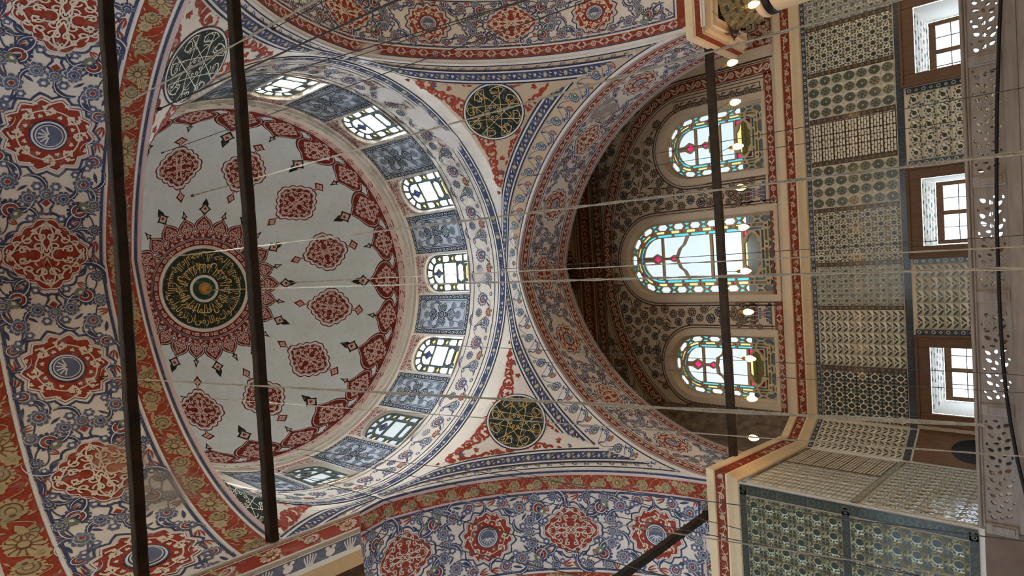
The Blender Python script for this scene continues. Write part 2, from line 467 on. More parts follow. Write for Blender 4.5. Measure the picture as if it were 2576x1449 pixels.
def lotus(dark, light, red, sepal):
    s = Sh(); n = 44; t = np.radians(np.linspace(-38, 218, n)); saw = 1-(np.arange(n) % 4 == 0)*.26
    R = saw*(1+.10*np.sin(t)); P = np.column_stack([R*np.cos(t), R*np.sin(t)]); P = np.vstack([P, [(-.30, -.72), (0, -.98), (.30, -.72)]])
    s.fan(P, dark, 0, (0, 0))
    t2 = np.radians(np.linspace(-25, 205, 22)); s.band(np.column_stack([.70*np.cos(t2), .70*np.sin(t2)+.02]), np.column_stack([.61*np.cos(t2), .61*np.sin(t2)]), light, 1)
    s.band(np.column_stack([.55*np.cos(t2), .55*np.sin(t2)-.02]), np.column_stack([.32*np.cos(t2), .36*np.sin(t2)-.05]), red, 1)
    s.rib(np.column_stack([.30*np.cos(t2), .34*np.sin(t2)-.06]), .06, light, 2)
    s.fan(np.array([.62, .40])*lobed(1, 7, .28, 35, .2)+np.array([0, -.58]), sepal, 1, (0, -.58)); s.fan(np.array([.2, .14])*circ(1, 8)+np.array([0, -.5]), light, 2, (0, -.5))
    return s.fin()
def saz(dark, light):
    """curved serrated leaf, lies on an arc of radius 1"""
    s = Sh(); n = 25; a = np.linspace(200, 345, n); t = np.linspace(0, 1, n); wd = .36*np.sin(pi*t)**.8*(1-.35*t)
    saw = 1-.28*(np.arange(n) % 3 == 0)
    ar = np.radians(a); O = np.column_stack([(1+wd*saw)*np.cos(ar), (1+wd*saw)*np.sin(ar)]); I = np.column_stack([(1-.14*np.sin(pi*t))*np.cos(ar), (1-.14*np.sin(pi*t))*np.sin(ar)])
    s.band(O, I, dark, 0); s.rib(np.column_stack([(1+wd*.35)*np.cos(ar), (1+wd*.35)*np.sin(ar)])[3:-2], .07*np.sin(pi*t[3:-2]), light, 1)
    return s.fin()
def tulip(c, l):
    s = Sh()
    for k in (-1, 0, 1):
        P = bez((0, -.9), (.55*k-.28, -.3), (.5*k-.15, .3), (.62*k, 1.0), 8); Q = bez((0, -.9), (.55*k+.28, -.3), (.5*k+.15, .3), (.62*k, 1.0), 8)
        s.band(P, Q, c, 0)
    s.rib([(-.12, -.5), (-.2, .6)], .05, l, 1); s.rib([(.12, -.5), (.2, .6)], .05, l, 1)
    return s.fin()
def carnation(c, l, g):
    s = Sh(); n = 29; t = np.radians(np.linspace(-20, 200, n)); R = 1-.10*(np.arange(n) % 2)
    s.fan(np.vstack([np.column_stack([R*np.cos(t), R*np.sin(t)]), [(0, -.25)]]), c, 0, (0, .1))
    for a in (10, 42, 74, 106, 138, 170): s.rib([(.1*cos(radians(a)), -.05+.1*sin(radians(a))), (.93*cos(radians(a)), .93*sin(radians(a)))], .07, l, 1)
    s.fan([(-.3, .25), (.3, .25), (.34, -.6), (0, -1.1), (-.34, -.6)], g, 1, (0, -.2)); return s.fin()
def bud(c, l):
    s = Sh(); s.fan(lobed(1, 6, .25), c, 0, (0, 0)); s.fan(circ(.4, 8), l, 1, (0, 0)); return s.fin()
def leaflet(c):
    s = Sh(); t = np.linspace(0, 1, 9); wd = .32*np.sin(pi*t)
    s.band(np.column_stack([t*2-1, wd]), np.column_stack([t*2-1, -wd*.6]), c, 0); return s.fin()
def trefoil(c):
    s = Sh(); P = []
    for a in (0, 120, 240):
        P += [tuple(p) for p in circ(.5, 7, .55*cos(radians(a)), .55*sin(radians(a)), radians(a-110), radians(a+110))]
    s.fan(P, c, 0, (0, 0)); return s.fin()
def palmette(c):
    s = Sh()
    for a, l in ((90, 1.2), (50, .9), (130, .9), (12, .65), (168, .65)):
        d = np.array((cos(radians(a)), sin(radians(a)))); n = np.array((-d[1], d[0]))
        s.band(np.array([d*0, d*l*.35+n*.16, d*l*.7+n*.2, d*l]), np.array([d*0, d*l*.35-n*.16, d*l*.7-n*.2, d*l]), c, 0)
    return s.fin()
TRE = {}
def tre(c):
    if c not in TRE: TRE[c] = (trefoil(c), palmette(c), leaflet(c))
    return TRE[c]
def arabesque(col, a=1., b=1., wd=.05, L=1):
    """four-fold scrolling vine filling a pointed oval |u|<a, |v|<b"""
    s = Sh(); tr, pm, lf = tre(col)
    def scr(x, y, r, a0, turns, k, L=L):
        P = spiral(r, r*.18, a0, a0+360*turns*k, 22, x, y); s.rib(P, wd, col, L); s.put(tr, *P[-1], rot=a0, sx=wd*1.25, dl=L)
        for q in (7, 14): s.put(tr, P[q][0], P[q][1], rot=q, sx=wd*.85, dl=L)
    for fx in (-1, 1):
        for fy in (-1, 1):
            def m(x, y): return (fx*x*a, fy*y*b)
            k = fx*fy
            for (x, y, r, a0, tn) in ((.21, .20, .17, 200, .95), (.51, .12, .15, 90, .9), (.80, .07, .09, 180, .8), (.13, .53, .15, 260, .9), (.09, .82, .09, 30, .8), (.42, .42, .15, 30, .9), (.66, .29, .10, 140, .8), (.29, .68, .10, 300, .8)):
                px, py = m(x, y); ang = a0 if fx > 0 else 180-a0
                ang = ang if fy > 0 else -ang
                scr(px, py, r*min(a, b), ang, tn, k)
            s.rib([m(*p) for p in bez((0, 0), (.2, .3), (.42, -.1), (.60, .22))], wd, col, L)
            s.rib([m(*p) for p in bez((0, .12), (.30, .15), (.05, .5), (.26, .60))], wd, col, L)
            s.rib([m(*p) for p in bez((.08, 0), (.3, .05), (.5, .3), (.86, .03))], wd, col, L)
            s.rib([m(*p) for p in bez((0, .84), (.1, .7), (.3, .75), (.44, .44))], wd, col, L)
            s.rib([m(*p) for p in bez((.44, .44), (.5, .3), (.7, .35), (.86, .03))], wd, col, L)
    for (x, y, r) in ((0, 0, 90), (0, .84*b, 90), (0, -.84*b, -90), (.86*a, 0, 0), (-.86*a, 0, 180)): s.put(pm, x, y, radians(r-90), wd*1.9, dl=L)
    return s
def ogee_medallion(a, b, fin, fill='red', line='cream', dark='navy', edge='white', p=1.30, wd=.016, inner=True):
    s = Sh(); n = 96; k = 16
    P = ogee_pts(a, b, n, p, .045, k)
    for q in (1.15, 1.08): pass
    s.band(P*1.17, P*1.10, dark, 0, True); s.fan(P, fill, 0, (0, 0)); s.band(P*.985, P*.95, edge, 1, True)
    if inner: s.put(arabesque(line, a*.97, b*.97, wd), dl=1)
    if fin:
        for sg in (-1, 1):
            x0, x1 = a*1.13, a*1.13+fin
            for e in (-1, 1): s.rib([(sg*(x0-.03), e*.05*b/.45), (sg*(x0+fin*.25), e*.035), (sg*(x0+fin*.4), e*.05), (sg*(x0+fin*.62), e*fin*.42), (sg*x1, 0)], .022, dark, 0)
            c = x0+fin*.62; d = fin*.24
            s.fan([(sg*(c-d), 0), (sg*c, d), (sg*(c+d), 0), (sg*c, -d)], fill, 0, (sg*c, 0))
    return s.fin()
def star_medallion(r, k=14, fill='red', line='cream', dark='navy', disc='slate', rd=.36, wd=.018, sy=1.):
    s = Sh()
    P = lobed(r, k, .13, k*6, sharp=True)
    s.band(P*1.15, P*1.08, dark, 0, True); s.fan(P, fill, 0, (0, 0)); s.band(P*.985, P*.94, 'white', 1, True)
    tr, pm, lf = tre(line)
    for i in range(8):
        a = 2*pi*i/8; c, d = cos(a), sin(a); rm = r*.66
        sp = spiral(r*.17, r*.03, 0, 330*(1 if i % 2 else -1), 18); sp = np.column_stack([c*(sp[:, 0]+rm)-d*sp[:, 1], d*(sp[:, 0]+rm)+c*sp[:, 1]])
        s.rib(sp, wd, line, 1)
        for q in (3, 8, 13, 17): s.put(tr, *sp[q], rot=q, sx=wd*1.5, dl=1)
        s.rib(arcw(rm, math.degrees(a), math.degrees(a)+45, 8)*np.array([1, 1]), wd*.8, line, 1)
        s.put(pm, r*.84*cos(a+pi/8), r*.84*sin(a+pi/8), a+pi/8-pi/2, wd*2.2, dl=1)
        s.put(pm, r*.50*cos(a+pi/8), r*.50*sin(a+pi/8), a+pi/8-pi/2, wd*2.0, dl=1)
    q = r*rd
    s.fan(circ(q*1.15, 28), dark, 2, (0, 0)); s.fan(circ(q*1.05, 28), 'white', 3, (0, 0)); s.fan(circ(q*.92, 28), dark, 4, (0, 0)); s.fan(circ(q*.84, 28), 'white', 5, (0, 0)); s.fan(circ(q*.76, 28), disc, 6, (0, 0))
    for i in range(6):
        a = pi*(1.1+.16*i); s.rib([(q*.1*cos(a), q*.1*sin(a)), (q*.68*cos(a), q*.68*sin(a))], q*.10, 'white', 7)
    return s.fin()

ROS = rosette('slate', 'white', 'navy', 9); ROSR = rosette('slate', 'white', 'red', 9); ROSG = rosette('slate', 'white', 'olive', 9); ROSB = rosette('navy', 'white', 'slate', 11)
LOT = lotus('navy', 'white', 'red', 'olive'); LOT2 = lotus('slate', 'white', 'red', 'slate'); LOTG = lotus('blue', 'white', 'sage', 'olive')
SAZ = saz('navy', 'white'); SAZB = saz('blue', 'white'); TUL = tulip('red', 'white'); BUD = bud('slate', 'white'); LEA = leaflet('navy'); CAR = carnation('red', 'white', 'olive')
def field_cell(sh, u0, c, v0, hw, flip, sc=1.0, dens=1):
    """flowers between an oval medallion at u0 and a star medallion at u0+c; both halves across"""
    k = c/1.33
    for m in (1, -1):
        def put(mo, a, b, rot=0, s=.1, fl=False):
            x = u0+(c*a if not flip else -c*a); y = v0+m*b*hw
            rr = rot if m > 0 else -rot
            rr = rr if not flip else pi-rr
            sh.put(mo, x, y, rr, s*sc*(1), s*sc, flip=((m < 0) != fl), dl=0)
        put(LOT, .37, .66, pi*.75, .115); put(ROS, .47, .33, 0, .088); put(ROSG, .5, 0, 0, .075) if m > 0 else None
        put(SAZ, .22, .80, .9, .18); put(SAZ, .47, .62, 2.6, .16); put(SAZ, .56, .30, 4.0, .13); put(SAZ, .12, .72, 2.0, .12, True); put(SAZ, .88, .88, 1.0, .12); put(TUL, .27, .62, 2.5, .05); put(BUD, .68, .55, 0, .045); put(SAZ, .66, .84, 3.6, .14); put(SAZ, .30, .42, 4.2, .12, True)
        put(ROSR, .60, .72, 1, .10); put(LOT2, .80, .90, -.4, .085); put(ROSB, .20, .98, 0, .07); put(ROSG, .42, .95, 0, .085)
        put(BUD, .30, .30, 0, .05); put(BUD, .57, .18, 0, .055); put(TUL, .06, .97, 1.9, .075); put(TUL, .93, .98, 1.3, .07); put(TUL, .52, .985, .3, .06)
        put(LEA, .35, .84, .6, .07); put(LEA, .55, .45, 2.2, .06); put(LEA, .72, .66, .5, .06); put(LEA, .15, .68, 2.4, .06); put(LEA, .66, .97, 2.9, .07)
        put(BUD, .12, .88, 0, .04); put(BUD, .74, .78, 0, .045)
        for A, B, C_, D in (((.12, .97), (.25, 1.0), (.33, .95), (.37, .68)), ((.37, .66), (.45, .55), (.5, .45), (.48, .34)), ((.42, .95), (.5, .8), (.56, .85), (.6, .72)), ((.6, .72), (.68, .6), (.75, .75), (.8, .9)), ((.2, .98), (.13, .85), (.2, .7), (.3, .72))):
            f = lambda q: (u0+(c*q[0] if not flip else -c*q[0]), v0+m*q[1]*hw)
            sh.rib(bez(f(A), f(B), f(C_), f(D), 10), .014*sc, 'navy', 0)
def line(sh, u0, u1, v, wd, mat, L=0, n=None):
    sh.rect(u0, v-wd/2, u1, v+wd/2, mat, L)
GR = daisy('gold', 'umber', 'gold', 12); GL = lotus('gold', 'umber', 'khaki', 'khaki'); GS = saz('khaki', 'gold'); GT = bud('gold', 'khaki'); GF = leaflet('gold'); GC = carnation('khaki', 'umber', 'gold')
def band_gold(sh, u0, u1, v0, v1, per=1.05, L=0, ph=0.):
    """red band with large gilt flowers"""
    sh.rect(u0, v0, u1, v1, 'red', L); h = v1-v0; m = (v0+v1)/2; sg = 1
    seq = [(GR, .41, 0, 0), (GC, .32, .08, 1.2), (GS, .34, -.12, -.6), (GL, .38, .04, 1.6), (GF, .24, -.30, .4), (GT, .26, -.20, 0), (GL, .35, .07, -1.4), (GT, .23, -.26, 1)]
    n = len(seq); d = per/n*1.32; u = u0+d*.5+ph; i = 0
    while u < u1-d*.3:
        mo, s_, dv, r = seq[i % n]; sh.put(mo, u, m+sg*dv*h, r*sg, s_*h, dl=L+1)
        sh.rib(bez((u-d*.5, m-sg*.36*h), (u-d*.2, m-sg*.46*h), (u+d*.3, m+sg*.46*h), (u+d*.5, m+sg*.34*h), 8), .03*h, 'gold', L+1)
        sh.put(GF, u+d*.42, m-sg*.36*h, 2*sg, .13*h, dl=L+1); sh.put(GF, u-d*.2, m+sg*.42*h, .5*sg, .11*h, dl=L+1)
        u += d; i += 1
        if i % 2 == 0: sg = -sg
def band_vine(sh, u0, u1, v0, v1, bg='red', fg='rose', per=None, L=0):
    """narrow band: ring, leaf pair, ring"""
    sh.rect(u0, v0, u1, v1, bg, L); h = v1-v0; m = (v0+v1)/2; per = per or h*2.6
    n = max(1, int(round((u1-u0)/per))); d = (u1-u0)/n; lf = tre(fg)[2]
    for i in range(n):
        u = u0+d*(i+.5); sh.put(daisyf(fg, bg), u-d*.32, m, 0, .34*h, dl=L+1)
        for e in (-1, 1):
            sh.put(lf, u+d*.02, m+e*.17*h, e*.7, .42*h, dl=L+1); sh.put(lf, u+d*.28, m-e*.17*h, e*.8, .36*h, dl=L+1)
        sh.rib([(u-d*.5, m), (u-d*.2, m+.2*h), (u+d*.1, m-.2*h), (u+d*.5, m)], .07*h, fg, L+1)
DF = {}
def daisyf(a, b):
    if (a, b) not in DF:
        s = Sh(); s.fan(lobed(1, 8, .15), a, 0, (0, 0)); s.fan(circ(.55, 10), b, 1, (0, 0)); s.fan(circ(.33, 8), a, 2, (0, 0)); DF[a, b] = s.fin()
    return DF[a, b]
def band_navy(sh, u0, u1, v0, v1, per=.46, L=0, bg='navy'):
    sh.rect(u0, v0, u1, v1, bg, L); h = v1-v0; m = (v0+v1)/2
    n = max(1, int(round((u1-u0)/per))); d = (u1-u0)/n; lf = tre('khaki')[2]; wl = tre('white')[2]; pm = tre('rose')[1]
    for i in range(n):
        u = u0+d*(i+.5); sh.put(daisyf('khaki', 'white'), u, m, 0, .36*h, dl=L+1)
        for e in (-1, 1):
            sh.put(lf, u+e*d*.22, m+e*.15*h, .5, .36*h, dl=L+1); sh.put(wl, u+e*d*.27, m-e*.2*h, .4, .28*h, dl=L+1)
        sh.put(pm, u+d*.5, m-.2*h, 0, .38*h, dl=L+1)
def band_grey(sh, u0, u1, v0, v1, L=0, bg='slate', fg='panel_grey'):
    sh.rect(u0, v0, u1, v1, bg, L); h = v1-v0; m = (v0+v1)/2; n = max(2, int(round((u1-u0)/(h*1.15)))); d = (u1-u0)/n; lf = tre(fg)[2]
    for i in range(n):
        u = u0+d*(i+.5); e = 1 if i % 2 else -1
        sh.put(lf, u-d*.18, m, e*.9, .42*h, dl=L+1); sh.put(lf, u+d*.2, m+e*.1*h, -e*.6, .33*h, dl=L+1); sh.rib([(u-d*.5, m+e*.3*h), (u, m-e*.3*h), (u+d*.5, m-e*.3*h)], .07*h, fg, L+1)
# ================================================================ the shell
ZS, E_, AW = 4.9154, 0.8196, 4.0            # spring height, pointing offset, half width of the bay
ZB, ZD, ZC = 9.665, 13.72, 17.124           # drum foot, dome foot, dome crown
NX, NW, NE, NZ = .435, 2.64, .72, 5.2       # near arch: centre, half width, offset, spring
FW = 8.25                                   # far wall plane
def wprof(h): return np.sqrt(np.maximum((AW+E_)**2-h*h, 0))-E_
def rrev(h): return np.where(h < ZB-ZS-.002, np.sqrt(AW**2+np.maximum(wprof(np.clip(h, 0, 4.75)), 0)**2), AW)
def arch_map(w, e, zs, xc, axis, zlow=None):
    R = w+e; th0 = math.acos(e/R)
    def f(S, D, L):
        th = np.maximum(th0-np.abs(S)/R, 0); below = np.maximum(np.abs(S)-R*th0, 0)
        rr = R-L; sg = np.sign(S)+(S == 0)
        a = xc+sg*(-e+rr*np.cos(th)); z = zs+rr*np.sin(th)-below
        return np.column_stack([a, D, z]) if axis == 'Y' else np.column_stack([D, a, z])
    return f, R*th0
near_map, NS = arch_map(NW, NE, NZ, NX, 'Y')
far_map, FS = arch_map(AW, E_, ZS, 0, 'Y')
side_map, SS = arch_map(AW, E_, ZS, 0, 'X')
def soffit(name, mp, S, d0, d1, low, label, mat='plaster'):
    s = np.concatenate([[-S-low], np.linspace(-S, S, 129), [S+low]]); n = len(s)
    A = mp(s, np.full(n, d0), np.zeros(n)); B = mp(s, np.full(n, d1), np.zeros(n)); i = np.arange(n-1)
    o = link(name, mesh(name, np.vstack([A, B]), np.column_stack([i, i+1, n+i+1, n+i]), mat))
    return tag(o, label, 'arch', kind='structure')
near_arch = soffit('arch_near', near_map, NS, -6.45, -3.99, .3, 'broad painted arch nearest the viewer, red medallions between two red and gold flower bands')
far_arch = soffit('arch_far', far_map, FS, 4.0, 5.77, .0, 'painted arch in front of the three stained glass windows, pale with small red medallions')
left_arch = soffit('arch_left', side_map, SS, -6.7, -4.0, .0, 'broad painted arch above the green tiled pier with a red and gold flower band')
right_arch = soffit('arch_right', side_map, SS, 4.0, 5.55, .0, 'blue and white painted arch beside the marble column capital')
# wall faces around the arches, out of sight behind the pendentives, that close the bay
def spandrel(name, mp, S, d, xc, w, half, top, axis, label):
    s = np.linspace(-S, S, 65); A = mp(s, np.full(65, d), np.zeros(65)); k = 0 if axis == 'Y' else 1
    V = []; F = []
    for i, p in enumerate(A):
        q = p.copy(); q[2] = top; V += [p, q]
    for i in range(64): F.append((2*i, 2*i+2, 2*i+3, 2*i+1))
    for sg in (-1, 1):
        p = A[-1] if sg > 0 else A[0]; b = len(V); q = p.copy(); q[k] = xc*0+sg*half
        V += [p, (p[0], p[1], top), (q[0], q[1], top), (q[0], q[1], p[2])]; F.append((b, b+1, b+2, b+3))
    tag(link(name, mesh(name, V, F, 'plaster')), label, 'wall', kind='structure')
spandrel('wall_near', near_map, NS, -3.99, NX, NW, 4.6, 10.2, 'Y', 'hidden plaster face above the nearest arch')
spandrel('wall_recess_front', far_map, FS, 5.77, 0, AW, 7.2, 12.6, 'Y', 'plaster face of the far arch towards the window wall')

# dome, its map, drum
_ph = np.linspace(0, pi/2, 400); _rr = 3.97*np.cos(_ph); _zz = ZD+(ZC-ZD)*np.sin(_ph)
_sl = np.concatenate([[0], np.cumsum(np.hypot(np.diff(_rr), np.diff(_zz)))]); DS = _sl[-1]
def dome_pt(th, s, L=0.):
    r = np.interp(s, _sl, _rr); z = np.interp(s, _sl, _zz)
    P = np.column_stack([r*np.cos(th), r*np.sin(th), z]); n = np.array((0, 0, 13.2))-P; n /= np.linalg.norm(n, axis=1)[:, None]
    return P+n*np.reshape(L, (-1, 1))
def dome_local(az, s0):
    r0 = float(np.interp(s0, _sl, _rr))
    return lambda U, V, L: dome_pt(radians(az)-U/r0, s0+V, L)
def dome_polar(U, V, L): return dome_pt(np.arctan2(V, U), DS-np.hypot(U, V), L)
nu, nv = 160, 40
th = np.linspace(0, 2*pi, nu, endpoint=False); ss = np.linspace(0, DS, nv)
V = np.vstack([dome_pt(th, np.full(nu, s)) for s in ss]); F = np.array([(j*nu+i, j*nu+(i+1) % nu, (j+1)*nu+(i+1) % nu, (j+1)*nu+i) for j in range(nv-1) for i in range(nu)])
dome = tag(link('ceiling', mesh('ceiling', V, F, 'dome_white', smooth=True)), 'pale grey dome painted with dark red medallions round a black and gold disc of writing', 'dome', kind='structure')

WH, WZ0, WZS, WZT = .478, 11.28, 12.48, 12.958     # drum window opening
us = np.concatenate([np.linspace(-radians(15)*4, -WH, 7), np.linspace(-WH, WH, 21)[1:-1], np.linspace(WH, radians(15)*4, 7)])
V = []; F = []
for k in range(12):
    base = len(V); cols = []
    for u in us:
        t = radians(30*k)+u/4
        zs_ = [ZB-.02, WZ0, WZS+sqrt(max(WH*WH-u*u, 0)) if abs(u) <= WH else WZS, 13.42]
        cols.append(len(V)); V += [(4*cos(t), 4*sin(t), z) for z in zs_]
    for i in range(len(us)-1):
        a, b = cols[i], cols[i+1]; mid = (us[i]+us[i+1])/2
        for j in range(3):
            if j == 1 and abs(mid) < WH: continue
            F.append((a+j, b+j, b+j+1, a+j+1))
drum = tag(link('wall_drum', mesh('wall_drum', V, F, 'plaster')), 'round drum wall under the dome pierced by twelve small arched windows', 'wall', kind='structure')
def drum_map(az): return lambda U, V, L: np.column_stack([(4-L)*np.cos(radians(az)-U/4), (4-L)*np.sin(radians(az)-U/4), V])
# stucco moulding at the foot of the dome with a row of small leaf tips
mb = MB()
prof = [(4.0, 13.34), (3.93, 13.36), (3.92, 13.42), (3.95, 13.50), (3.95, 13.58), (3.90, 13.62), (3.89, 13.68), (3.97, 13.74)]
mb.lathe(prof, 'stucco', n=144)
rim = tag(mb.build('trim_1'), 'cream stucco moulding ringing the foot of the dome', 'moulding', kind='structure')
mb = MB()
for k in range(96):
    t = 2*pi*k/96; c, s_ = cos(t), sin(t); d = .075
    pts = [(-d, .155, 0), (0, .015, .045), (d, .155, 0), (0, .17, .02)]
    V = [((3.95-p[2])*c-p[0]*s_, (3.95-p[2])*s_+p[0]*c, 13.43+p[1]) for p in pts]
    mb.add(V, [(0, 1, 3), (1, 2, 3)], 'stucco')
o = mb.build('leaf_tips', rim); o['kind'] = 'stuff'

# pendentives
PEND = []
plab = ['left pendentive beside the window arch with a dark green roundel between red scrolls', 'far left pendentive'] 
labs = {45: 'pendentive right of the window arch, brownish, dark roundel between red scrolls', 135: 'pendentive left of the window arch, bluish, dark green roundel between red scrolls',
        225: 'pendentive mostly hidden behind the nearest arch, roundel seen as a thin sliver', 315: 'pendentive behind the nearest arch with a slanting black and white roundel'}
for c in (45, 135, 225, 315):
    V = []; F = []; nh, na = 60, 28
    for h in np.linspace(0, ZB-ZS, nh):
        wv = max(float(wprof(h)), 0); r = float(rrev(h)); a0 = math.degrees(atan2(wv, AW))
        for t in np.radians(np.linspace(c-45+a0, c+45-a0, na)):
            r2 = sqrt(AW**2+wv**2); V.append((r2*cos(t), r2*sin(t), ZS+h))
    for j in range(nh-1):
        for i in range(na-1): F.append((j*na+i, j*na+i+1, (j+1)*na+i+1, (j+1)*na+i))
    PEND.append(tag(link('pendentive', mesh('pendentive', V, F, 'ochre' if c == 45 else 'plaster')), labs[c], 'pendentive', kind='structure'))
# meridian length table for painting on pendentive and drum
_h = np.linspace(0, ZB-ZS, 500); _rv = np.sqrt(AW**2+np.maximum(wprof(_h), 0)**2)
_ml = np.concatenate([[0], np.cumsum(np.hypot(np.diff(_h), np.diff(_rv)))])
def pend_surf(az, h, L):
    r = np.where(h < ZB-ZS, np.interp(h, _h, _rv), 4.0)
    sl = np.gradient(_rv, _h); k = np.where(h < ZB-ZS, np.interp(h, _h, sl), 0.); nn = np.sqrt(1+k*k)
    return np.column_stack([(r-L/nn)*np.cos(az), (r-L/nn)*np.sin(az), ZS+h+L*k/nn])
def pend_local(c, h0=4.15):
    m0 = float(np.interp(h0, _h, _ml)); r0 = float(np.interp(h0, _h, _rv)); top = _ml[-1]
    def f(U, V, L):
        m = m0+V; h = np.where(m < top, np.interp(m, _ml, _h), ZB-ZS+(m-top))
        return pend_surf(radians(c)-U/r0, h, L)
    return f
def arch_edge(c, side):
    """strip on the pendentive that follows the edge of an arch: u along the arch from its crown, v away from the arch.
    side 'y': arch in the plane Y=+-4, side 'x': arch in the plane X=+-4; c is the pendentive's azimuth"""
    sx = 1 if c in (45, 315) else -1; sy = 1 if c in (45, 135) else -1
    R = AW+E_; th0 = math.acos(E_/R)
    def f(U, V, L):
        th = th0-U/R
        a = -E_+(R+V)*np.cos(th); z = (R+V)*np.sin(th)
        a = np.minimum(a, 30); h = z
        r = np.where(h < ZB-ZS, np.interp(h, _h, _rv), 4.0)
        a = np.clip(a, 0, r*.99999)
        az = np.arcsin(np.clip(a/r, -1, 1))          # angle from the arch axis
        az = np.minimum(az, pi/4)
        ang = az if side == 'y' else pi/2-az           # angle from the Y axis in the first quadrant
        x = np.sin(ang); y = np.cos(ang)
        return pend_surf(np.arctan2(sy*y, sx*x), h, L)
    return f

# window wall, recess, piers
def arch_poly(xc, a, z0, zs_, zt, n=14, e=0.):
    """opening outline, counter clockwise from bottom left"""
    k = (zt-zs_)/a
    t = np.linspace(0, pi, n)
    return [(xc-a, z0), (xc+a, z0)]+[(xc+a*cos(q), zs_+(zt-zs_)*sin(q)**.92) for q in t]
TALL = [('window_13', -2.75, .74, 5.66, 7.56, 8.30), ('window_14', 0.0, .915, 5.54, 8.55, 9.47), ('window_15', 2.76, .745, 5.70, 7.46, 8.22)]
GAL = [('window_16', -2.735, 1.33, 2.57), ('window_17', .615, 1.33, 2.60), ('window_18', 3.985, 1.28, 2.62)]
def cdt(outer, holes):
    V = [Vector(p) for p in outer]; F = [list(range(len(outer)))]
    for h in holes:
        F.append(list(range(len(V), len(V)+len(h)))); V += [Vector(p) for p in h]
    v, e, f, _, _, _ = delaunay_2d_cdt(V, [], F, 2, 1e-6)
    return np.array([(p.x, p.y) for p in v]), [tuple(x) for x in f]
holes = [arch_poly(x, a+.05, z0-.04, zs_, zt+.05, 17) for _, x, a, z0, zs_, zt in TALL]+[[(x-wd/2, .82), (x+wd/2, .82), (x+wd/2, zt), (x-wd/2, zt)] for _, x, wd, zt in GAL]
P, F = cdt([(-3.77, -1.6), (7.2, -1.6), (7.2, 12.6), (-3.77, 12.6)], holes)
wall = tag(link('wall_far', mesh('wall_far', [(p[0], FW, p[1]) for p in P], F, 'tan')), 'far wall with three stained glass windows above and a tiled gallery below', 'wall', kind='structure')
PX, PC = -3.95, (-4.22, 7.42)                # pier corner, start of the chamfer
mb = MB()
def vq(a, b, z0, z1, mat): mb.add([(a[0], a[1], z0), (b[0], b[1], z0), (b[0], b[1], z1), (a[0], a[1], z1)], [(0, 1, 2, 3)], mat)
vq((-9, 4.0), (PX, 4.0), 1.28, 4.9154, 'stucco'); vq((-9, 4.0), (PX, 4.0), -1.6, 1.28, 'stone_dark'); vq((PX, 4.0), PC, -1.6, 4.95, 'stucco'); vq(PC, (-3.77, FW), -1.6, 4.95, 'stucco')
pier = tag(mb.build('wall_left'), 'left pier faced with dark green floral tiles, bright tiled side turned to the windows', 'wall', kind='structure')
mb = MB()
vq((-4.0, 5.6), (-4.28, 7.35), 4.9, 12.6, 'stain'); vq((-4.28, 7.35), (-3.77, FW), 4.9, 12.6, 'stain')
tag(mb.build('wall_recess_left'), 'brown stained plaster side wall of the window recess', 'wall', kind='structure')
mb = MB(); mb.box((-7, 5.6, 12.6), (7.4, 8.6, 12.7), 'tan'); mb.box((7.2, 5.6, 5.0), (7.3, 8.4, 12.6), 'tan')
tag(mb.build('ceiling_recess'), 'plain ceiling over the window recess', 'ceiling', kind='structure')
# cornice running along pier, chamfer and far wall
path = [(-9, 4.0), (PX, 4.0), PC, (-3.77, FW), (7.2, FW)]
path = path[::-1]
cpro = [(0, 5.27), (.205, 5.25), (.20, 5.115), (.175, 5.10), (.165, 5.08), (.115, 4.955), (.11, 4.935), (.14, 4.93), (.14, 4.90), (.075, 4.82), (.035, 4.755), (0, 4.74)]
cm = ['lip', 'lip', 'lip', 'rust', 'rust', 'rust', 'lip', 'lip', 'lip', 'lip', 'lip']
mb = MB(); mb.sweep(path, cpro, None, mats=cm)
cornice = tag(mb.build('trim_2'), 'golden lit cornice with a carved red leaf band above the tiled gallery', 'cornice', kind='structure')
# near left pier: block, cornice with red flower band and grey palmette band
mb = MB()
npx, npy = -2.20, -3.27
mb.add([(-2.75, -8, -1.6), (-2.75, -3.85, -1.6), (-2.75, -3.85, 4.5), (-2.75, -8, 4.5)], [(0, 1, 2, 3)], 'grime')
mb.add([(-2.75, -3.85, -1.6), (-6, -3.85, -1.6), (-6, -3.85, 4.5), (-2.75, -3.85, 4.5)], [(0, 1, 2, 3)], 'grime')
mb.add([(npx, -8, 5.25), (npx, npy, 5.25), (-6, npy, 5.25), (-6, -8, 5.25)], [(0, 1, 2, 3)], 'grime')
npier = tag(mb.build('wall_near_left'), 'huge near pier with grimy plaster below its painted cornice', 'wall', kind='structure')
mb = MB()
npro = [(-.3, 5.26), (.03, 5.27), (.03, 5.235), (.01, 5.23), (.0, 4.95), (.02, 4.94), (.02, 4.91), (-.01, 4.90), (-.05, 4.72), (-.03, 4.70), (-.03, 4.63), (-.12, 4.56), (-.2, 4.50), (-.3, 4.44), (-.6, 4.40)]
nm = ['stucco', 'stucco', 'stucco', 'red', 'stucco', 'stucco', 'stucco', 'slate', 'stucco', 'stucco', 'lip', 'brown', 'brown', 'brown']
nye = lambda z: float(np.interp(z, [4.36, 4.5, 4.62, 4.72, 4.95, 5.27], [-3.80, -3.72, -3.66, -3.61, -3.46, -3.25]))
for (d0, z0), (d1, z1), mt in zip(npro[:-1], npro[1:], nm):
    y0, y1 = nye(z0), nye(z1)
    mb.add([(npx+d0, -8, z0), (npx+d0, y0, z0), (npx+d1, y1, z1), (npx+d1, -8, z1), (-6, y0, z0), (-6, y1, z1)], [(0, 1, 2, 3), (1, 4, 5, 2)], mt)
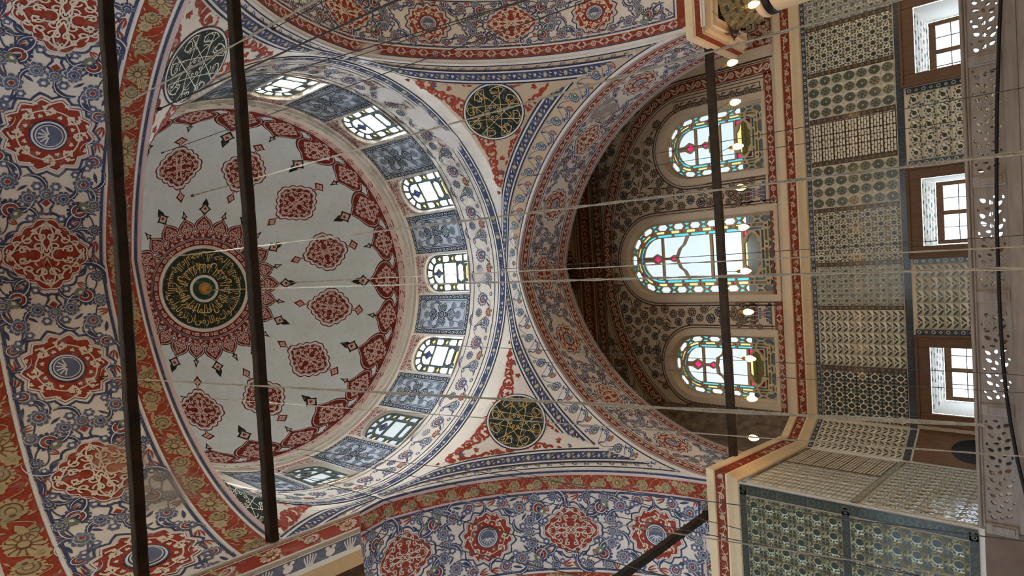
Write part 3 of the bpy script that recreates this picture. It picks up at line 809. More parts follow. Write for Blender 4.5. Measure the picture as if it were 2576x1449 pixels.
ncor = tag(mb.build('trim_3'), 'cornice of the near pier with a red flower band over a grey palmette band', 'cornice', kind='structure')
mb = MB()
mb.add([(3.08, -8, -1.6), (3.08, -3.4, -1.6), (3.08, -3.4, 5.2), (3.08, -8, 5.2)], [(0, 1, 2, 3)], 'grime'); mb.add([(3.08, -3.4, -1.6), (7, -3.4, -1.6), (7, -3.4, 5.2), (3.08, -3.4, 5.2)], [(0, 1, 2, 3)], 'grime')
tag(mb.build('wall_near_right'), 'near right pier outside the frame', 'wall', kind='structure')
# right column with square impost, stalactite capital and dark collar
ccx, ccy = 4.74, 4.86
mb = MB()
sq = lambda d: [(ccx-d, ccy-d), (ccx-d, ccy+d), (ccx+d, ccy+d), (ccx+d, ccy-d)]
h = .89
ipro = [(0, 5.27), (0, 5.13), (-.02, 5.115), (-.025, 5.10), (-.03, 4.98), (-.02, 4.965), (-.07, 4.955), (-.11, 4.91), (-.17, 4.88), (-.18, 4.84), (-.25, 4.83), (-.30, 4.80)]
im = ['lip', 'lip', 'lip', 'rust', 'lip', 'lip', 'lip', 'lip', 'lip', 'lip', 'lip']
pts = sq(h)
mb.sweep(pts, ipro, None, closed=True, mats=im)
mb.add([(x, y, 5.27) for x, y in pts], [(0, 1, 2, 3)], 'lip')
col = tag(mb.build('column', origin=(ccx, ccy, 0)), 'marble column with stalactite capital and dark collar right of the window arch', 'column', kind='structure')
mb = MB()
nk = 16
for t, (r, z, dz) in enumerate([(.60, 4.80, .16), (.585, 4.66, .15), (.565, 4.53, .14), (.55, 4.41, .13)]):
    for k in range(nk):
        a = 2*pi*(k+.5*(t % 2))/nk; c, s_ = cos(a), sin(a); wd = r*pi/nk*1.02
        V = [(r+.04, -wd, z), (r+.04, wd, z), (r+.07, 0, z), (r-.03, -wd, z-dz), (r-.03, wd, z-dz), (r-.005, 0, z-dz*1.15), (r-.09, 0, z-dz*.5)]
        V = [(x*c-y*s_, x*s_+y*c, zz) for x, y, zz in V]
        mb.add(V, [(0, 2, 6), (2, 1, 6), (0, 6, 3), (1, 4, 6), (3, 6, 5), (6, 4, 5), (0, 1, 2)], 'khaki')
    mb.lathe([(r-.02, z), (r-.06, z-dz)], 'grime', n=32)
mb.lathe([(.50, 4.80), (.86, 4.79)], 'grime', n=4)
o = mb.build('stalactite_capital', col); o['kind'] = 'stuff'
mb = MB(); mb.lathe([(.50, 4.30), (.575, 4.28), (.60, 4.22), (.575, 4.16), (.545, 4.15)], 'lip', n=48); mb.build('necking_ring', col, smooth=True)
mb = MB(); mb.lathe([(.545, 4.165), (.575, 4.15), (.575, 4.05), (.545, 4.03)], 'cable_black', n=48); tag(mb.build('collar', col), 'dark metal collar')
mb = MB(); mb.lathe([(.54, 4.06), (.535, 3.0), (.56, 1.5), (.57, -1.6)], 'lip', n=48); mb.build('shaft', col, smooth=True)
# unseen hall enclosure added to cut and tint the daylight: roof, walls, tinted panes
mb = MB(); zr = 10.3
for x0, x1, y0, y1 in ((-14, 14, -20, -3.99), (-14, -4, -3.99, 9), (4, 14, -3.99, 5.77), (7.2, 14, 5.77, 9)): mb.add([(x0, y0, zr), (x1, y0, zr), (x1, y1, zr), (x0, y1, zr)], [(0, 1, 2, 3)], 'tan')
tag(mb.build('ceiling_hall'), 'unseen flat hall roof added to keep sky light out', 'ceiling', kind='structure')
spandrel('wall_hall_near', near_map, NS, -6.45, NX, NW, 14, zr, 'Y', 'unseen wall above the nearest arch, added to close out sky light')
spandrel('wall_hall_left', side_map, SS, -6.7, 0, AW, 4.0, zr, 'X', 'unseen wall above the left arch, added to close out sky light')
spandrel('wall_hall_right', side_map, SS, 5.55, 0, AW, 4.0, zr, 'X', 'unseen wall above the right arch, added to close out sky light')
mb = MB()
for a, b, z0, z1 in (((-14, 4.06), (-6.7, 4.06), 4.9, zr), ((-14, 4.06), (-9, 4.06), -1.6, 4.9), ((7.2, 8.4), (14, 8.4), -1.6, zr), ((7.2, 5.77), (7.2, 8.4), 10, 12.6)): vq(a, b, z0, z1, 'tan')
tag(mb.build('wall_hall_far'), 'unseen hall walls beside the gallery, added to close out sky light', 'wall', kind='structure')
for k, (a, b) in enumerate((((-14, -20), (14, -20)), ((-14, -20), (-14, 9)), ((14, -20), (14, 9)))):  # tinted sheets added to dim and colour the daylight, not known windows
    root = tag(empty('window_%d' % (19+k), (a[0], a[1], -1.6)), ('unseen tinted light filter added behind the viewer', 'unseen cool light filter added at the left', 'unseen amber light filter added at the right')[k], 'window', kind='structure')
    mb = MB(); d = (b[0]-a[0], b[1]-a[1]); mb.add([(0, 0, 0), (d[0], d[1], 0), (d[0], d[1], zr+1.6), (0, 0, zr+1.6)], [(0, 1, 2, 3)], ('hall_filter', 'hall_filter_cool', 'hall_filter_amber')[k]); mb.build('pane', root)
    mb = MB()
    for q in range(9): f = q/8; mb.box((d[0]*f-.25, d[1]*f-.25, 0), (d[0]*f+.25, d[1]*f+.25, zr+1.6), 'tan')
    for z in (.0, 5.5): mb.box((min(0, d[0])-.2, min(0, d[1])-.2, z), (max(0, d[0])+.2, max(0, d[1])+.2, z+1.0), 'tan')
    mb.build('mullions', root)
# floor and exterior parapet seen through the lower panes
mb = MB(); mb.box((-14.5, -20.5, -1.7), (14.5, 9, -1.6), 'carpet')
tag(mb.build('floor'), 'red carpeted floor far below the frame', 'floor', kind='structure')
# ================================================================ painted decoration
def child_medallion(name, mo, mp, parent, x=0, y=0, rot=0, sx=1, sy=None, mx=.2):
    s = Sh(); s.put(mo, x, y, rot, sx, sy); return lay(name, s, mp, parent, mx)
# ---- near arch soffit (u = length from the crown to the right, v = Y)
def soffit_paint(parent, mp, S, c, ph, v0, hw, oa, ob, ofin, sr, ssy, bands, ends=None, umax=99, sc=1., odd=0):
    s = Sh(); bands(s)
    n = int(umax/c)+2
    for k in range(-n, n+1):
        u = ph+k*c
        if abs(u) > umax+c: continue
        og = (k+odd) % 2 == 0
        if og:
            if abs(u) < umax+.2:
                child_medallion('painted_medallion', ogee_medallion(oa, ob, ofin), mp, parent, u, v0)
            field_cell(s, u, c, v0, hw, False, sc); field_cell(s, u, c, v0, hw, True, sc)
        elif abs(u) < umax+.2:
            child_medallion('painted_medallion', star_medallion(sr), mp, parent, u, v0, 0, 1, ssy)
    lim = umax if ends else 99
    lay('painted_flowers', s, mp, parent, .2, 'stuff', clip=lambda U, V: np.abs(U) <= (S-.28 if S > 5 else S))
def b_near(s):
    L = 4.5
    for v, wd, m in ((-4.015, .035, 'rose'), (-4.055, .028, 'navy'), (-4.088, .022, 'white'), (-4.375, .022, 'white'), (-4.415, .03, 'navy'), (-5.40, .03, 'navy'), (-5.44, .03, 'white')): line(s, -L, L, v, wd, m)
    band_gold(s, -L, L, -4.36, -4.105, .72, ph=.05); band_gold(s, -L, L, -5.80, -5.46, .9); line(s, -L, L, -5.84, .05, 'white'); line(s, -L, L, -5.9, .04, 'navy')
soffit_paint(near_arch, near_map, NS, 1.335, .09, -4.93, .46, .415, .40, .17, .42, .97, b_near, umax=4.3, sc=.98)
def b_left(s):
    L = 6.75
    for v, wd, m in ((-4.03, .04, 'navy'), (-4.09, .03, 'rose'), (-4.40, .035, 'rose'), (-4.45, .04, 'navy'), (-5.98, .04, 'navy')): line(s, -L, L, v, wd, m)
    band_gold(s, -L, L, -4.385, -4.105, .95); band_gold(s, -L, L, -6.4, -6.05, .95)
    for sg in (-1, 1):
        s.rect(sg*6.13, -4.45, sg*6.17, -6, 'navy', 1); s.rect(sg*6.20, -4.40, sg*6.24, -6.1, 'rose', 2); band = Sh(); band_gold(band, -6.1, -4.38, 6.25, 6.5, .8)
        s.put(band.fin(), 0, 0, pi/2 if sg > 0 else -pi/2, -1 if sg > 0 else 1, -1 if sg > 0 else 1, dl=1)
soffit_paint(left_arch, side_map, SS, 1.66, .33, -5.20, .70, .56, .50, .20, .52, 1.0, b_left, ends=True, umax=5.6, sc=1.45)
def b_right(s):
    L = 6.75
    for v, wd, m in ((4.045, .05, 'white'), (4.083, .018, 'navy'), (4.275, .03, 'white'), (4.31, .025, 'navy'), (4.345, .02, 'white'), (5.17, .02, 'navy'), (5.2, .03, 'white')): line(s, -L, L, v, wd, m)
    band_vine(s, -L, L, 4.095, 4.26, 'rust', 'rose'); band_vine(s, -L, L, 5.22, 5.4, 'rust', 'rose')
    for sg in (-1, 1):
        s.rect(sg*6.18, 4.30, sg*6.21, 5.2, 'navy', 3); s.rect(sg*6.21, 4.27, sg*6.24, 5.2, 'white', 3); s.rect(sg*6.24, 4.09, sg*6.42, 5.4, 'rust', 3); s.rect(sg*6.42, 4.05, sg*6.46, 5.5, 'white', 3); s.rect(sg*6.46, 4.0, sg*6.9, 5.5, 'lip', 3)
        b = Sh(); band_vine(b, 4.2, 5.4, 6.25, 6.41, 'rust', 'rose'); s.put(b.fin(), 0, 0, pi/2, sg, -1 if True else 1, dl=4) if False else None
soffit_paint(right_arch, side_map, SS, 1.60, -.10, 4.74, .40, .50, .33, .18, .40, .86, b_right, ends=True, umax=6.1, sc=1.1)
def b_far(s):
    L = 6.75
    for v, wd, m in ((4.03, .03, 'rose'), (4.075, .02, 'ink'), (4.105, .03, 'rose'), (4.31, .03, 'rose'), (4.345, .02, 'ink'), (4.375, .03, 'white'), (5.36, .025, 'white'), (5.395, .02, 'ink'), (5.43, .03, 'rose'), (5.62, .025, 'rose'), (5.655, .02, 'ink'), (5.70, .035, 'rose'), (5.74, .02, 'ink')): line(s, -L, L, v, wd, m)
    band_vine(s, -L, L, 4.125, 4.29, 'rust', 'cream'); band_vine(s, -L, L, 5.45, 5.605, 'rust', 'cream')
soffit_paint(far_arch, far_map, FS, 1.66, -.15, 4.87, .46, .42, .31, .16, .36, .92, b_far, umax=6.3, sc=1.1)
# extra rows of flowers close to the far arch's medallions
# ---- dome
def dome_medallion():
    s = Sh(); a, b = .56, .48
    s.put(ogee_medallion(a, b, 0, 'dkred', 'rose', 'dkred', 'rose', 1.32, .021))
    for sg in (-1, 1):
        s.rib([(sg*a*1.1, 0), (sg*(a+.20), 0)], .055, 'dkred', 0); s.rib([(sg*a*1.1, 0), (sg*(a+.20), 0)], .022, 'rose', 1)
        c = sg*(a+.27); d = .145
        s.fan([(c-d, 0), (c-.02, d*.75), (c, d), (c+.02, d*.75), (c+d*1.25*sg if sg > 0 else c+d, 0), (c, -d)], 'dkred', 0, (c, 0)); s.fan([(c-d*.62, 0), (c, d*.62), (c+d*.62, 0), (c, -d*.62)], 'rose', 1, (c, 0))
        for q in range(4): s.put(tre('dkred')[2], c+.03*cos(q*pi/2+pi/4), .03*sin(q*pi/2+pi/4), q*pi/2+pi/4, .03, dl=2)
    return s
smid = float(np.interp(40.5, np.degrees(_ph), _sl))
s = Sh(); s.put(dome_medallion(), 0, 0, pi/2)
m0 = lay('painted_medallion', s, dome_local(0, smid), dome, .16)
for k in range(12):
    o = m0 if k == 0 else m0.copy()
    if k: COL.objects.link(o); o.parent = dome
    o.rotation_euler = (0, 0, radians(15+30*k-.5))
def tooth(w, hb, tip, big):
    """pendant of the fringe, base on v=0"""
    s = Sh(); n = 15
    L_ = np.vstack([bez((w*.5, 0), (w*.54, hb*.14), (w*.34, hb*.06), (w*.32, hb*.22), 8), bez((w*.32, hb*.22), (w*.62, hb*.30), (w*.56, hb*.68), (w*.20, hb*.84), 10), [(w*.03, hb)]])
    Rr = L_*np.array([-1, 1]); P = np.vstack([L_, Rr[::-1]])
    s.poly(P, 'dkred', 1); s.rib(L_, .045, 'black', 0); s.rib(Rr, .045, 'black', 0); s.rib(L_*np.array([.93, .985]), .022, 'rose', 2); s.rib(Rr*np.array([.93, .985]), .022, 'rose', 2)
    s.put(arabesque('rose', w*.40, hb*.44, .017*w/1.03+.003), 0, hb*.42, 0, dl=2)
    y = hb
    if big:
        d = tip*.36; c = y+d*1.0
        s.fan([(0, c-d), (d*.7, c-d*.15), (d, c), (d*.45, c+d*.5), (d*.5, c+d*.9), (0, c+d*1.9), (-d*.5, c+d*.9), (-d*.45, c+d*.5), (-d, c), (-d*.7, c-d*.15)], 'black', 1, (0, c))
        s.fan([(0, c-d*.6), (d*.62, c), (0, c+d*.75), (-d*.62, c)], 'rose', 2, (0, c)); s.put(tre('dkred')[1], 0, c, 0, d*.4, dl=3)
    else:
        d = tip*.5
        s.fan([(d*.15, y-.02), (d*.22, y+d*.35), (d*.62, y+d*.45), (d*.35, y+d*.85), (0, y+d*2), (-d*.35, y+d*.85), (-d*.62, y+d*.45), (-d*.22, y+d*.35), (-d*.15, y-.02)], 'black', 1, (0, y+d*.7))
        s.fan([(d*.28, y+d*.55), (0, y+d*1.3), (-d*.28, y+d*.55)], 'rose', 2)
    return s
sk = float(np.interp(5.6, np.degrees(_ph), _sl)); wt = 2*pi*3.95/24
big = lay('fringe_pendant', tooth(wt*1.04, .98, .58, True), dome_local(0, sk), dome, .14)
small = lay('fringe_pendant', tooth(wt*.96, .74, .30, False), dome_local(0, sk), dome, .14)
for k in range(24):
    src = big if k % 2 == 0 else small
    o = src if k < 2 else src.copy()
    if k >= 2: COL.objects.link(o); o.parent = dome
    o.rotation_euler = (0, 0, radians(15*k+1.2))
s = Sh(); C = 2*pi*3.95
line(s, 0, C, .03, .02, 'black'); line(s, 0, C, sk-.01, .03, 'dkred'); s.rect(0, .05, C, sk-.04, 'rose', 0)
n = 60
for k in range(n):
    u = C*k/n; d = C/n; h = sk-.09; b = .05
    s.rib([(u+d*.05, b+h*.85), (u+d*.55, b+h*.85), (u+d*.7, b+h*.66), (u+d*.35, b+h*.40), (u+d*.5, b+h*.15), (u+d*1.0, b+h*.15)], h*.13, 'dkred', 1)
    s.rib([(u+d*.28, b+h*.60), (u+d*.05, b+h*.35), (u+d*.15, b+h*.15)], h*.11, 'dkred', 1)
lay('key_border', s, dome_local(0, 0), dome, .2, 'stuff')
# sunburst round the crown
s = Sh(); r0, r1 = 1.30, 1.16
s.band(circ(1.46, 96), circ(1.335, 96), 'dkred', 1, True); s.band(circ(1.325, 96), circ(1.305, 96), 'black', 1, True); s.band(circ(1.295, 96), circ(1.135, 96), 'dkred', 1, True)
s.band(circ(1.13, 96), circ(1.05, 96), 'stucco', 1, True); s.band(circ(1.05, 96), circ(1.035, 96), 'ink', 1, True)
for k in range(32):
    a = 2*pi*k/32
    t = np.linspace(a+.03, a+.115, 5); s.band(np.column_stack([1.255*np.cos(t), 1.255*np.sin(t)]), np.column_stack([1.175*np.cos(t), 1.175*np.sin(t)]), 'rose', 2); t = t[1:-1]
    s.band(np.column_stack([1.228*np.cos(t), 1.228*np.sin(t)]), np.column_stack([1.202*np.cos(t), 1.202*np.sin(t)]), 'dkred', 3)
    s.fan(circ(.030, 10, 1.215*cos(a+.156), 1.215*sin(a+.156)), 'rose', 2); s.fan(circ(.014, 8, 1.215*cos(a+.156), 1.215*sin(a+.156)), 'dkred', 3)
    for q in range(2): s.put(tre('rose')[q], 1.385*cos(a+q*.1), 1.385*sin(a+q*.1), a+q*.1-pi/2, .045, dl=2)
lay('crown_ring', s, dome_polar, dome, .14, 'stuff')
def ray_tooth(w, hb, tip, big):
    s = Sh(); s.put(tooth(w, hb, tip, big), 1.40, 0, -pi/2); return s
w24 = 2*pi*1.46/24
b2 = lay('sun_ray', ray_tooth(w24*1.10, .52, .46, True), dome_polar, dome, .12); s2 = lay('sun_ray', ray_tooth(w24*1.0, .46, .26, False), dome_polar, dome, .12)
for k in range(24):
    src = b2 if k % 2 == 0 else s2
    o = src if k < 2 else src.copy()
    if k >= 2: COL.objects.link(o); o.parent = dome
    o.rotation_euler = (0, 0, radians(15*k))
s = Sh(); s.fan(circ(1.035, 72), 'disc', 2, (0, 0)); s.fan(circ(.36, 40), 'stucco', 4, (0, 0)); s.fan(circ(.29, 40), 'teal', 5, (0, 0))
disc = lay('calligraphy_disc', s, dome_polar, dome, .15)
mb = MB(); mb.lathe([(.0, -.22), (.02, -.19), (.05, -.17), (.12, -.13), (.165, -.06), (.17, 0), (.14, .04)], 'gilt', (0, 0, ZC-.03), 28); mb.build('gilt_boss', dome, smooth=True)
# ---- Arabic lettering, shaped with presentation forms
AR = {'ا': (0xFE8D, 0xFE8E), 'أ': (0xFE83, 0xFE84), 'إ': (0xFE87, 0xFE88), 'ب': (0xFE8F, 0xFE90, 0xFE91, 0xFE92), 'ت': (0xFE95, 0xFE96, 0xFE97, 0xFE98), 'ج': (0xFE9D, 0xFE9E, 0xFE9F, 0xFEA0), 'ح': (0xFEA1, 0xFEA2, 0xFEA3, 0xFEA4), 'د': (0xFEA9, 0xFEAA), 'ر': (0xFEAD, 0xFEAE), 'ز': (0xFEAF, 0xFEB0),
      'س': (0xFEB1, 0xFEB2, 0xFEB3, 0xFEB4), 'ش': (0xFEB5, 0xFEB6, 0xFEB7, 0xFEB8), 'ض': (0xFEBD, 0xFEBE, 0xFEBF, 0xFEC0), 'ع': (0xFEC9, 0xFECA, 0xFECB, 0xFECC), 'غ': (0xFECD, 0xFECE, 0xFECF, 0xFED0), 'ف': (0xFED1, 0xFED2, 0xFED3, 0xFED4), 'ق': (0xFED5, 0xFED6, 0xFED7, 0xFED8), 'ك': (0xFED9, 0xFEDA, 0xFEDB, 0xFEDC),
      'ل': (0xFEDD, 0xFEDE, 0xFEDF, 0xFEE0), 'م': (0xFEE1, 0xFEE2, 0xFEE3, 0xFEE4), 'ن': (0xFEE5, 0xFEE6, 0xFEE7, 0xFEE8), 'ه': (0xFEE9, 0xFEEA, 0xFEEB, 0xFEEC), 'و': (0xFEED, 0xFEEE), 'ي': (0xFEF1, 0xFEF2, 0xFEF3, 0xFEF4), 'ى': (0xFEEF, 0xFEF0), 'ة': (0xFE93, 0xFE94)}
def shape(word):
    out = []
    for i, ch in enumerate(word):
        f = AR[ch]; prev = i > 0 and len(AR[word[i-1]]) == 4; nxt = i < len(word)-1 and len(f) == 4
        out.append(chr(f[3] if prev and nxt else f[2] if nxt else f[1] if prev else f[0]))
    return ''.join(out)[::-1]
def text_tris(body):
    c = bpy.data.curves.new('t', 'FONT'); c.body = body; c.resolution_u = 3; c.offset = .004; o = bpy.data.objects.new('t', c); COL.objects.link(o)
    dg = bpy.context.evaluated_depsgraph_get(); m = o.evaluated_get(dg).to_mesh(); m.calc_loop_triangles()
    V = np.array([v.co[:2] for v in m.vertices]).reshape(-1, 2); F = np.array([t.vertices[:] for t in m.loop_triangles]).reshape(-1, 3)
    o.evaluated_get(dg).to_mesh_clear(); bpy.data.objects.remove(o); bpy.data.curves.remove(c)
    return V, F
verse = 'بسم الله الرحمن الرحيم إن الله يمسك السموات والارض ان تزولا ولئن زالتا ان امسكهما من احد من بعده انه كان حليما غفورا العزيز'.replace('ئ', 'ي')
words_ = verse.split()
rows = [words_[:13], words_[13:]]
s = Sh()
for ri, (ws, ro, ri_) in enumerate(((rows[0], 1.0, .70), (rows[1], .74, .40))):
    T = [text_tris(shape(x)) for x in ws]; W = [t[0][:, 0].max()-t[0][:, 0].min() for t in T]; gap = .12; tot = sum(W)+gap*len(W)
    a = radians(-74); # begins at the lower left of the photograph and runs round
    for (V, F), wd in zip(T, W):
        x = (V[:, 0]-V[:, 0].min()); y = V[:, 1]
        ang = a+2*pi*(wd-x)/tot*1.0; yn = np.clip((y+.28)/1.05, 0, 1); rad = ri_+(ro-ri_)*(yn*.98 if ri == 0 else yn)
        rad = ro-(ro-ri_)*(yn)   # feet of the letters point outwards
        s._tri(np.column_stack([rad*np.cos(ang), rad*np.sin(ang)]), F, 'script', 4)
        a += 2*pi*(wd+gap)/tot
for k in range(26):
    a = 2*pi*k/26+.05*(k % 3); s.rib([(.41*cos(a), .41*sin(a)), ((.60+.1*(k % 2))*cos(a+.05), (.60+.1*(k % 2))*sin(a+.05))], .018, 'script', 4)
lay('calligraphy', s, dome_polar, disc, .1)
# ---- roundels on the pendentives
def roundel_motif(sc_='script'):
    s = Sh(); R = .60
    s.fan(circ(R*1.06, 56), 'ink', 1, (0, 0)); s.fan(circ(R*1.02, 56), 'white', 2, (0, 0)); s.fan(circ(R*.965, 56), 'disc', 3, (0, 0))
    T = [text_tris(shape(x)) for x in ('كل', 'يعمل', 'على', 'شاكلته')]
    wd = .013
    for k in range(8):
        a = 2*pi*k/8
        def P(r, d): return (r*cos(a+d), r*sin(a+d))
        s.fan(circ(.030, 10, *P(.115, 0)), sc_, 4); s.fan(circ(.016, 8, *P(.115, 0)), 'disc', 5)
        # eight long strokes that cross as a star round the middle
        q0 = np.array(P(.54, -1.02)); q2 = np.array(P(.55, 1.55))
        s.rib(np.array([P(.52, -.50), P(.16, pi/8), P(.40, 1.15)]) if False else np.array([q0, (q0+q2)/2*1.0, q2]), wd, sc_, 4)
        s.rib(spiral(.10, .03, math.degrees(a)-40, math.degrees(a)+250, 16, *P(.44, .15)), wd, sc_, 4)
        s.rib(bez(P(.54, -.22), P(.60, -.05), P(.55, .18), P(.47, .33), 10), wd*1.2, sc_, 4)
        s.rib(bez(P(.31, -.15), P(.36, -.3), P(.40, .1), P(.33, .22), 10), wd, sc_, 4)
        V, F = T[k % 4]; x = V[:, 0]-V[:, 0].mean(); y = V[:, 1]-.2; sc = .20/max(x.max()-x.min(), 1.0)
        c = np.array(P(.42, .02)); er = np.array((cos(a), sin(a))); et = np.array((-sin(a), cos(a)))
        s._tri(c+np.outer(y*sc, er)-np.outer(x*sc, et), F, sc_, 4)
        for e in (.1, .3, -.25): s.put(tre(sc_)[2], *P(.545, e), a, .018, dl=4)
    return s.fin()
RM = roundel_motif()
def corner_scroll(w, h, n=3):
    """red scrollwork filling a triangle: base w wide on v=0, point at v=-h"""
    s = Sh(); tr, pm, lf = tre('red'); wd = .038
    for sg in (-1, 1):
        for i in range(n):
            f = i/n; x = sg*w*.27*(1-f)*1.0; y = -h*(f*.82+.06); r = w*.20*(1-f*.8)
            P = spiral(r, r*.2, 90 if sg > 0 else 90, 90-sg*400, 24, x, y); s.rib(P, wd, 'red', 1); s.put(tr, *P[-1], sx=wd*1.5, dl=1)
            for q in (4, 8, 12, 16): s.put(lf, P[q][0], P[q][1], q*.9, wd*1.5, dl=1)
        s.rib(bez((sg*w*.60, .10*h), (sg*w*.42, -.05*h), (sg*w*.50, -.22*h), (sg*w*.25, -.18*h)), wd, 'red', 1)
        s.rib(bez((sg*w*.25, -.18*h), (sg*w*.02, -.12*h), (sg*w*.30, -.42*h), (0, -.58*h)), wd, 'red', 1)
        s.rib(bez((0, -.58*h), (sg*w*.22, -.55*h), (sg*w*.12, -.78*h), (0, -.80*h)), wd, 'red', 1)
        for f_ in (.12, .36, .6): s.put(pm, sg*w*.20*(1-f_), -h*(f_+.02), sg*.8, .055, dl=1); s.put(tr, sg*w*.36*(1-f_), -h*(f_+.10), 0, .035, dl=1)
        s.put(lf, sg*w*.60, .10*h, sg*-.6, .08, dl=1); s.put(lf, sg*w*.50, .0, sg*-1.0, .07, dl=1); s.put(pm, sg*w*.40, -.08*h, sg*-.5, .06, dl=1)
    s.put(pm, 0, -.34*h, 0, .09, dl=1); s.put(pm, 0, -.90*h, pi, .08, dl=1); s.put(palmette_blue, 0, -.56*h, 0, .085, dl=2)
    return s.fin()
palmette_blue = palmette('blue')
for pd, c in zip(PEND, (45, 135, 225, 315)):
    az_, h_c = {45: (41.6, 4.12), 135: (137.0, 4.12), 225: (220.5, 4.50), 315: (316.7, 4.22)}[c]; ml = pend_local(az_, h_c)
    s = Sh(); s.put(roundel_motif('script_white') if c > 200 else RM); lay('roundel', s, ml, pd, .12)
    s = Sh()
    s.put(corner_scroll(1.10, 1.20, 5), 0, -.60)
    for sg in (-1, 1):
        s.put(corner_scroll(.98, 1.42, 5), sg*.60, .15, sg*radians(119))
        s.put(corner_scroll(.30, .50, 2), sg*.66, -.14, sg*radians(30))
    def in_field(U, V, ml=ml):
        P = ml(U, V, np.zeros(len(U))); z = P[:, 2]-ZS
        return (np.hypot(np.abs(P[:, 0])+E_, z)-(AW+E_) > .55) & (np.hypot(np.abs(P[:, 1])+E_, z)-(AW+E_) > .33) & (P[:, 2] < 9.99)
    lay('red_scrollwork', s, ml, pd, .12, 'stuff', clip=in_field)
    for side in ('x', 'y'):
        mp = arch_edge(c, side); s = Sh(); U1 = 6.2
        line(s, 0, U1, .02, .035, 'white'); line(s, 0, U1, .045, .018, 'ink')
        # carnation band
        if side == 'y':
            n = 9; d = .60
            for k in range(n+1):
                u = .10+k*d
                s.put(CAR, u, .13, -pi/2 if k == 0 else -1.2, .062); s.put(LOTG, u+.25, .19, pi/2+.3, .088); s.put(SAZB, u+.43, .22, .6, .13); s.put(BUD, u+.15, .27, 0, .034); s.put(LEA, u+.36, .10, .5, .05); s.put(LEA, u+.52, .26, 2.4, .05); s.put(BUD, u+.46, .11, 0, .03)
                s.rib(bez((u-.1, .28), (u+.1, .34), (u+.2, .06), (u+.34, .12), 9), .010, 'blue', 0); s.rib(bez((u+.34, .12), (u+.45, .16), (u+.46, .32), (u+.53, .29), 9), .010, 'blue', 0)
            v = .325
        else:
            for k in range(26):
                u = .1+.24*k; s.put(SAZB, u, .075, 1.57*(k % 3), .05); s.put(BUD, u+.12, .085, 0, .022); s.put(LEA, u+.07, .09, 2.6, .035)
            v = .105
        line(s, 0, U1, v+.012, .022, 'ink', 4); s.rect(0, v+.022, U1, v+.045, 'white', 3)
        b = Sh(); band_navy(b, 0, U1, v+.05, v+.165, .40); s.put(b.fin(), dl=3)
        line(s, 0, U1, v+.178, .024, 'white', 4); line(s, 0, U1, v+.202, .022, 'ink', 4)
        R_ = AW+E_; h_ = lambda U, V: (R_+V)*np.sin(math.acos(E_/R_)-U/R_); a_ = lambda U, V: -E_+(R_+V)*np.cos(math.acos(E_/R_)-U/R_)
        vk = .32 if side == 'y' else .09
        def ok(U, V, vk=vk):
            h = h_(U, V); r = np.where(h < ZB-ZS, np.interp(h, _h, _rv), 4.0); a = a_(U, V)
            return (a >= -.01) & (a/r < .7071) & (h < np.where(V > vk, 5.10, 5.3))
        lay('arch_border', s, mp, pd, .12, 'stuff', clip=ok)
# ---- drum: flower ring at its foot, grey panels between windows, red scrolls over windows
s = Sh(); CC = 2*pi*4
s.rect(0, 10.01, CC, 10.035, 'ink', 2); s.rect(0, 10.035, CC, 10.07, 'white', 2)
b = Sh(); band_navy(b, 0, CC, 10.07, 10.23, .44); s.put(b.fin(), dl=2)
s.rect(0, 10.23, CC, 10.27, 'white', 2); s.rect(0, 10.27, CC, 10.295, 'ink', 2)
s.rect(0, 10.40, CC, 10.42, 'ink', 0); s.rect(0, 11.10, CC, 11.12, 'ink', 0)
n = 24; d = CC/n
for k in range(n):
    u = k*d+.2
    s.put(LOT2, u+.18, 10.80, .3, .17); s.put(SAZ, u+.40, 10.78, 1.2, .22); s.put(lotus('slate', 'white', 'slate', 'olive'), u+.66, 10.66, 2.6, .15); s.put(CAR, u+.92, 10.56, 0 if k % 2 else .4, .12)
    s.put(ROSB, u+.90, 10.90, 0, .11); s.put(BUD, u+.52, 10.95, 0, .06); s.put(BUD, u+.30, 10.54, 0, .055); s.put(LEA, u+.05, 10.6, .8, .09); s.put(LEA, u+.6, 10.92, 2.0, .09); s.put(SAZ, u+.74, 11.02, 3.3, .15)
    s.rib(bez((u, 10.55), (u+.2, 10.4), (u+.3, 11.1), (u+.55, 10.95), 12), .016, 'slate', 0); s.rib(bez((u+.55, 10.95), (u+.8, 10.85), (u+.8, 10.45), (u+1.05, 10.55), 12), .016, 'slate', 0)
lay('flower_ring', s, drum_map(0), drum, .2, 'stuff')
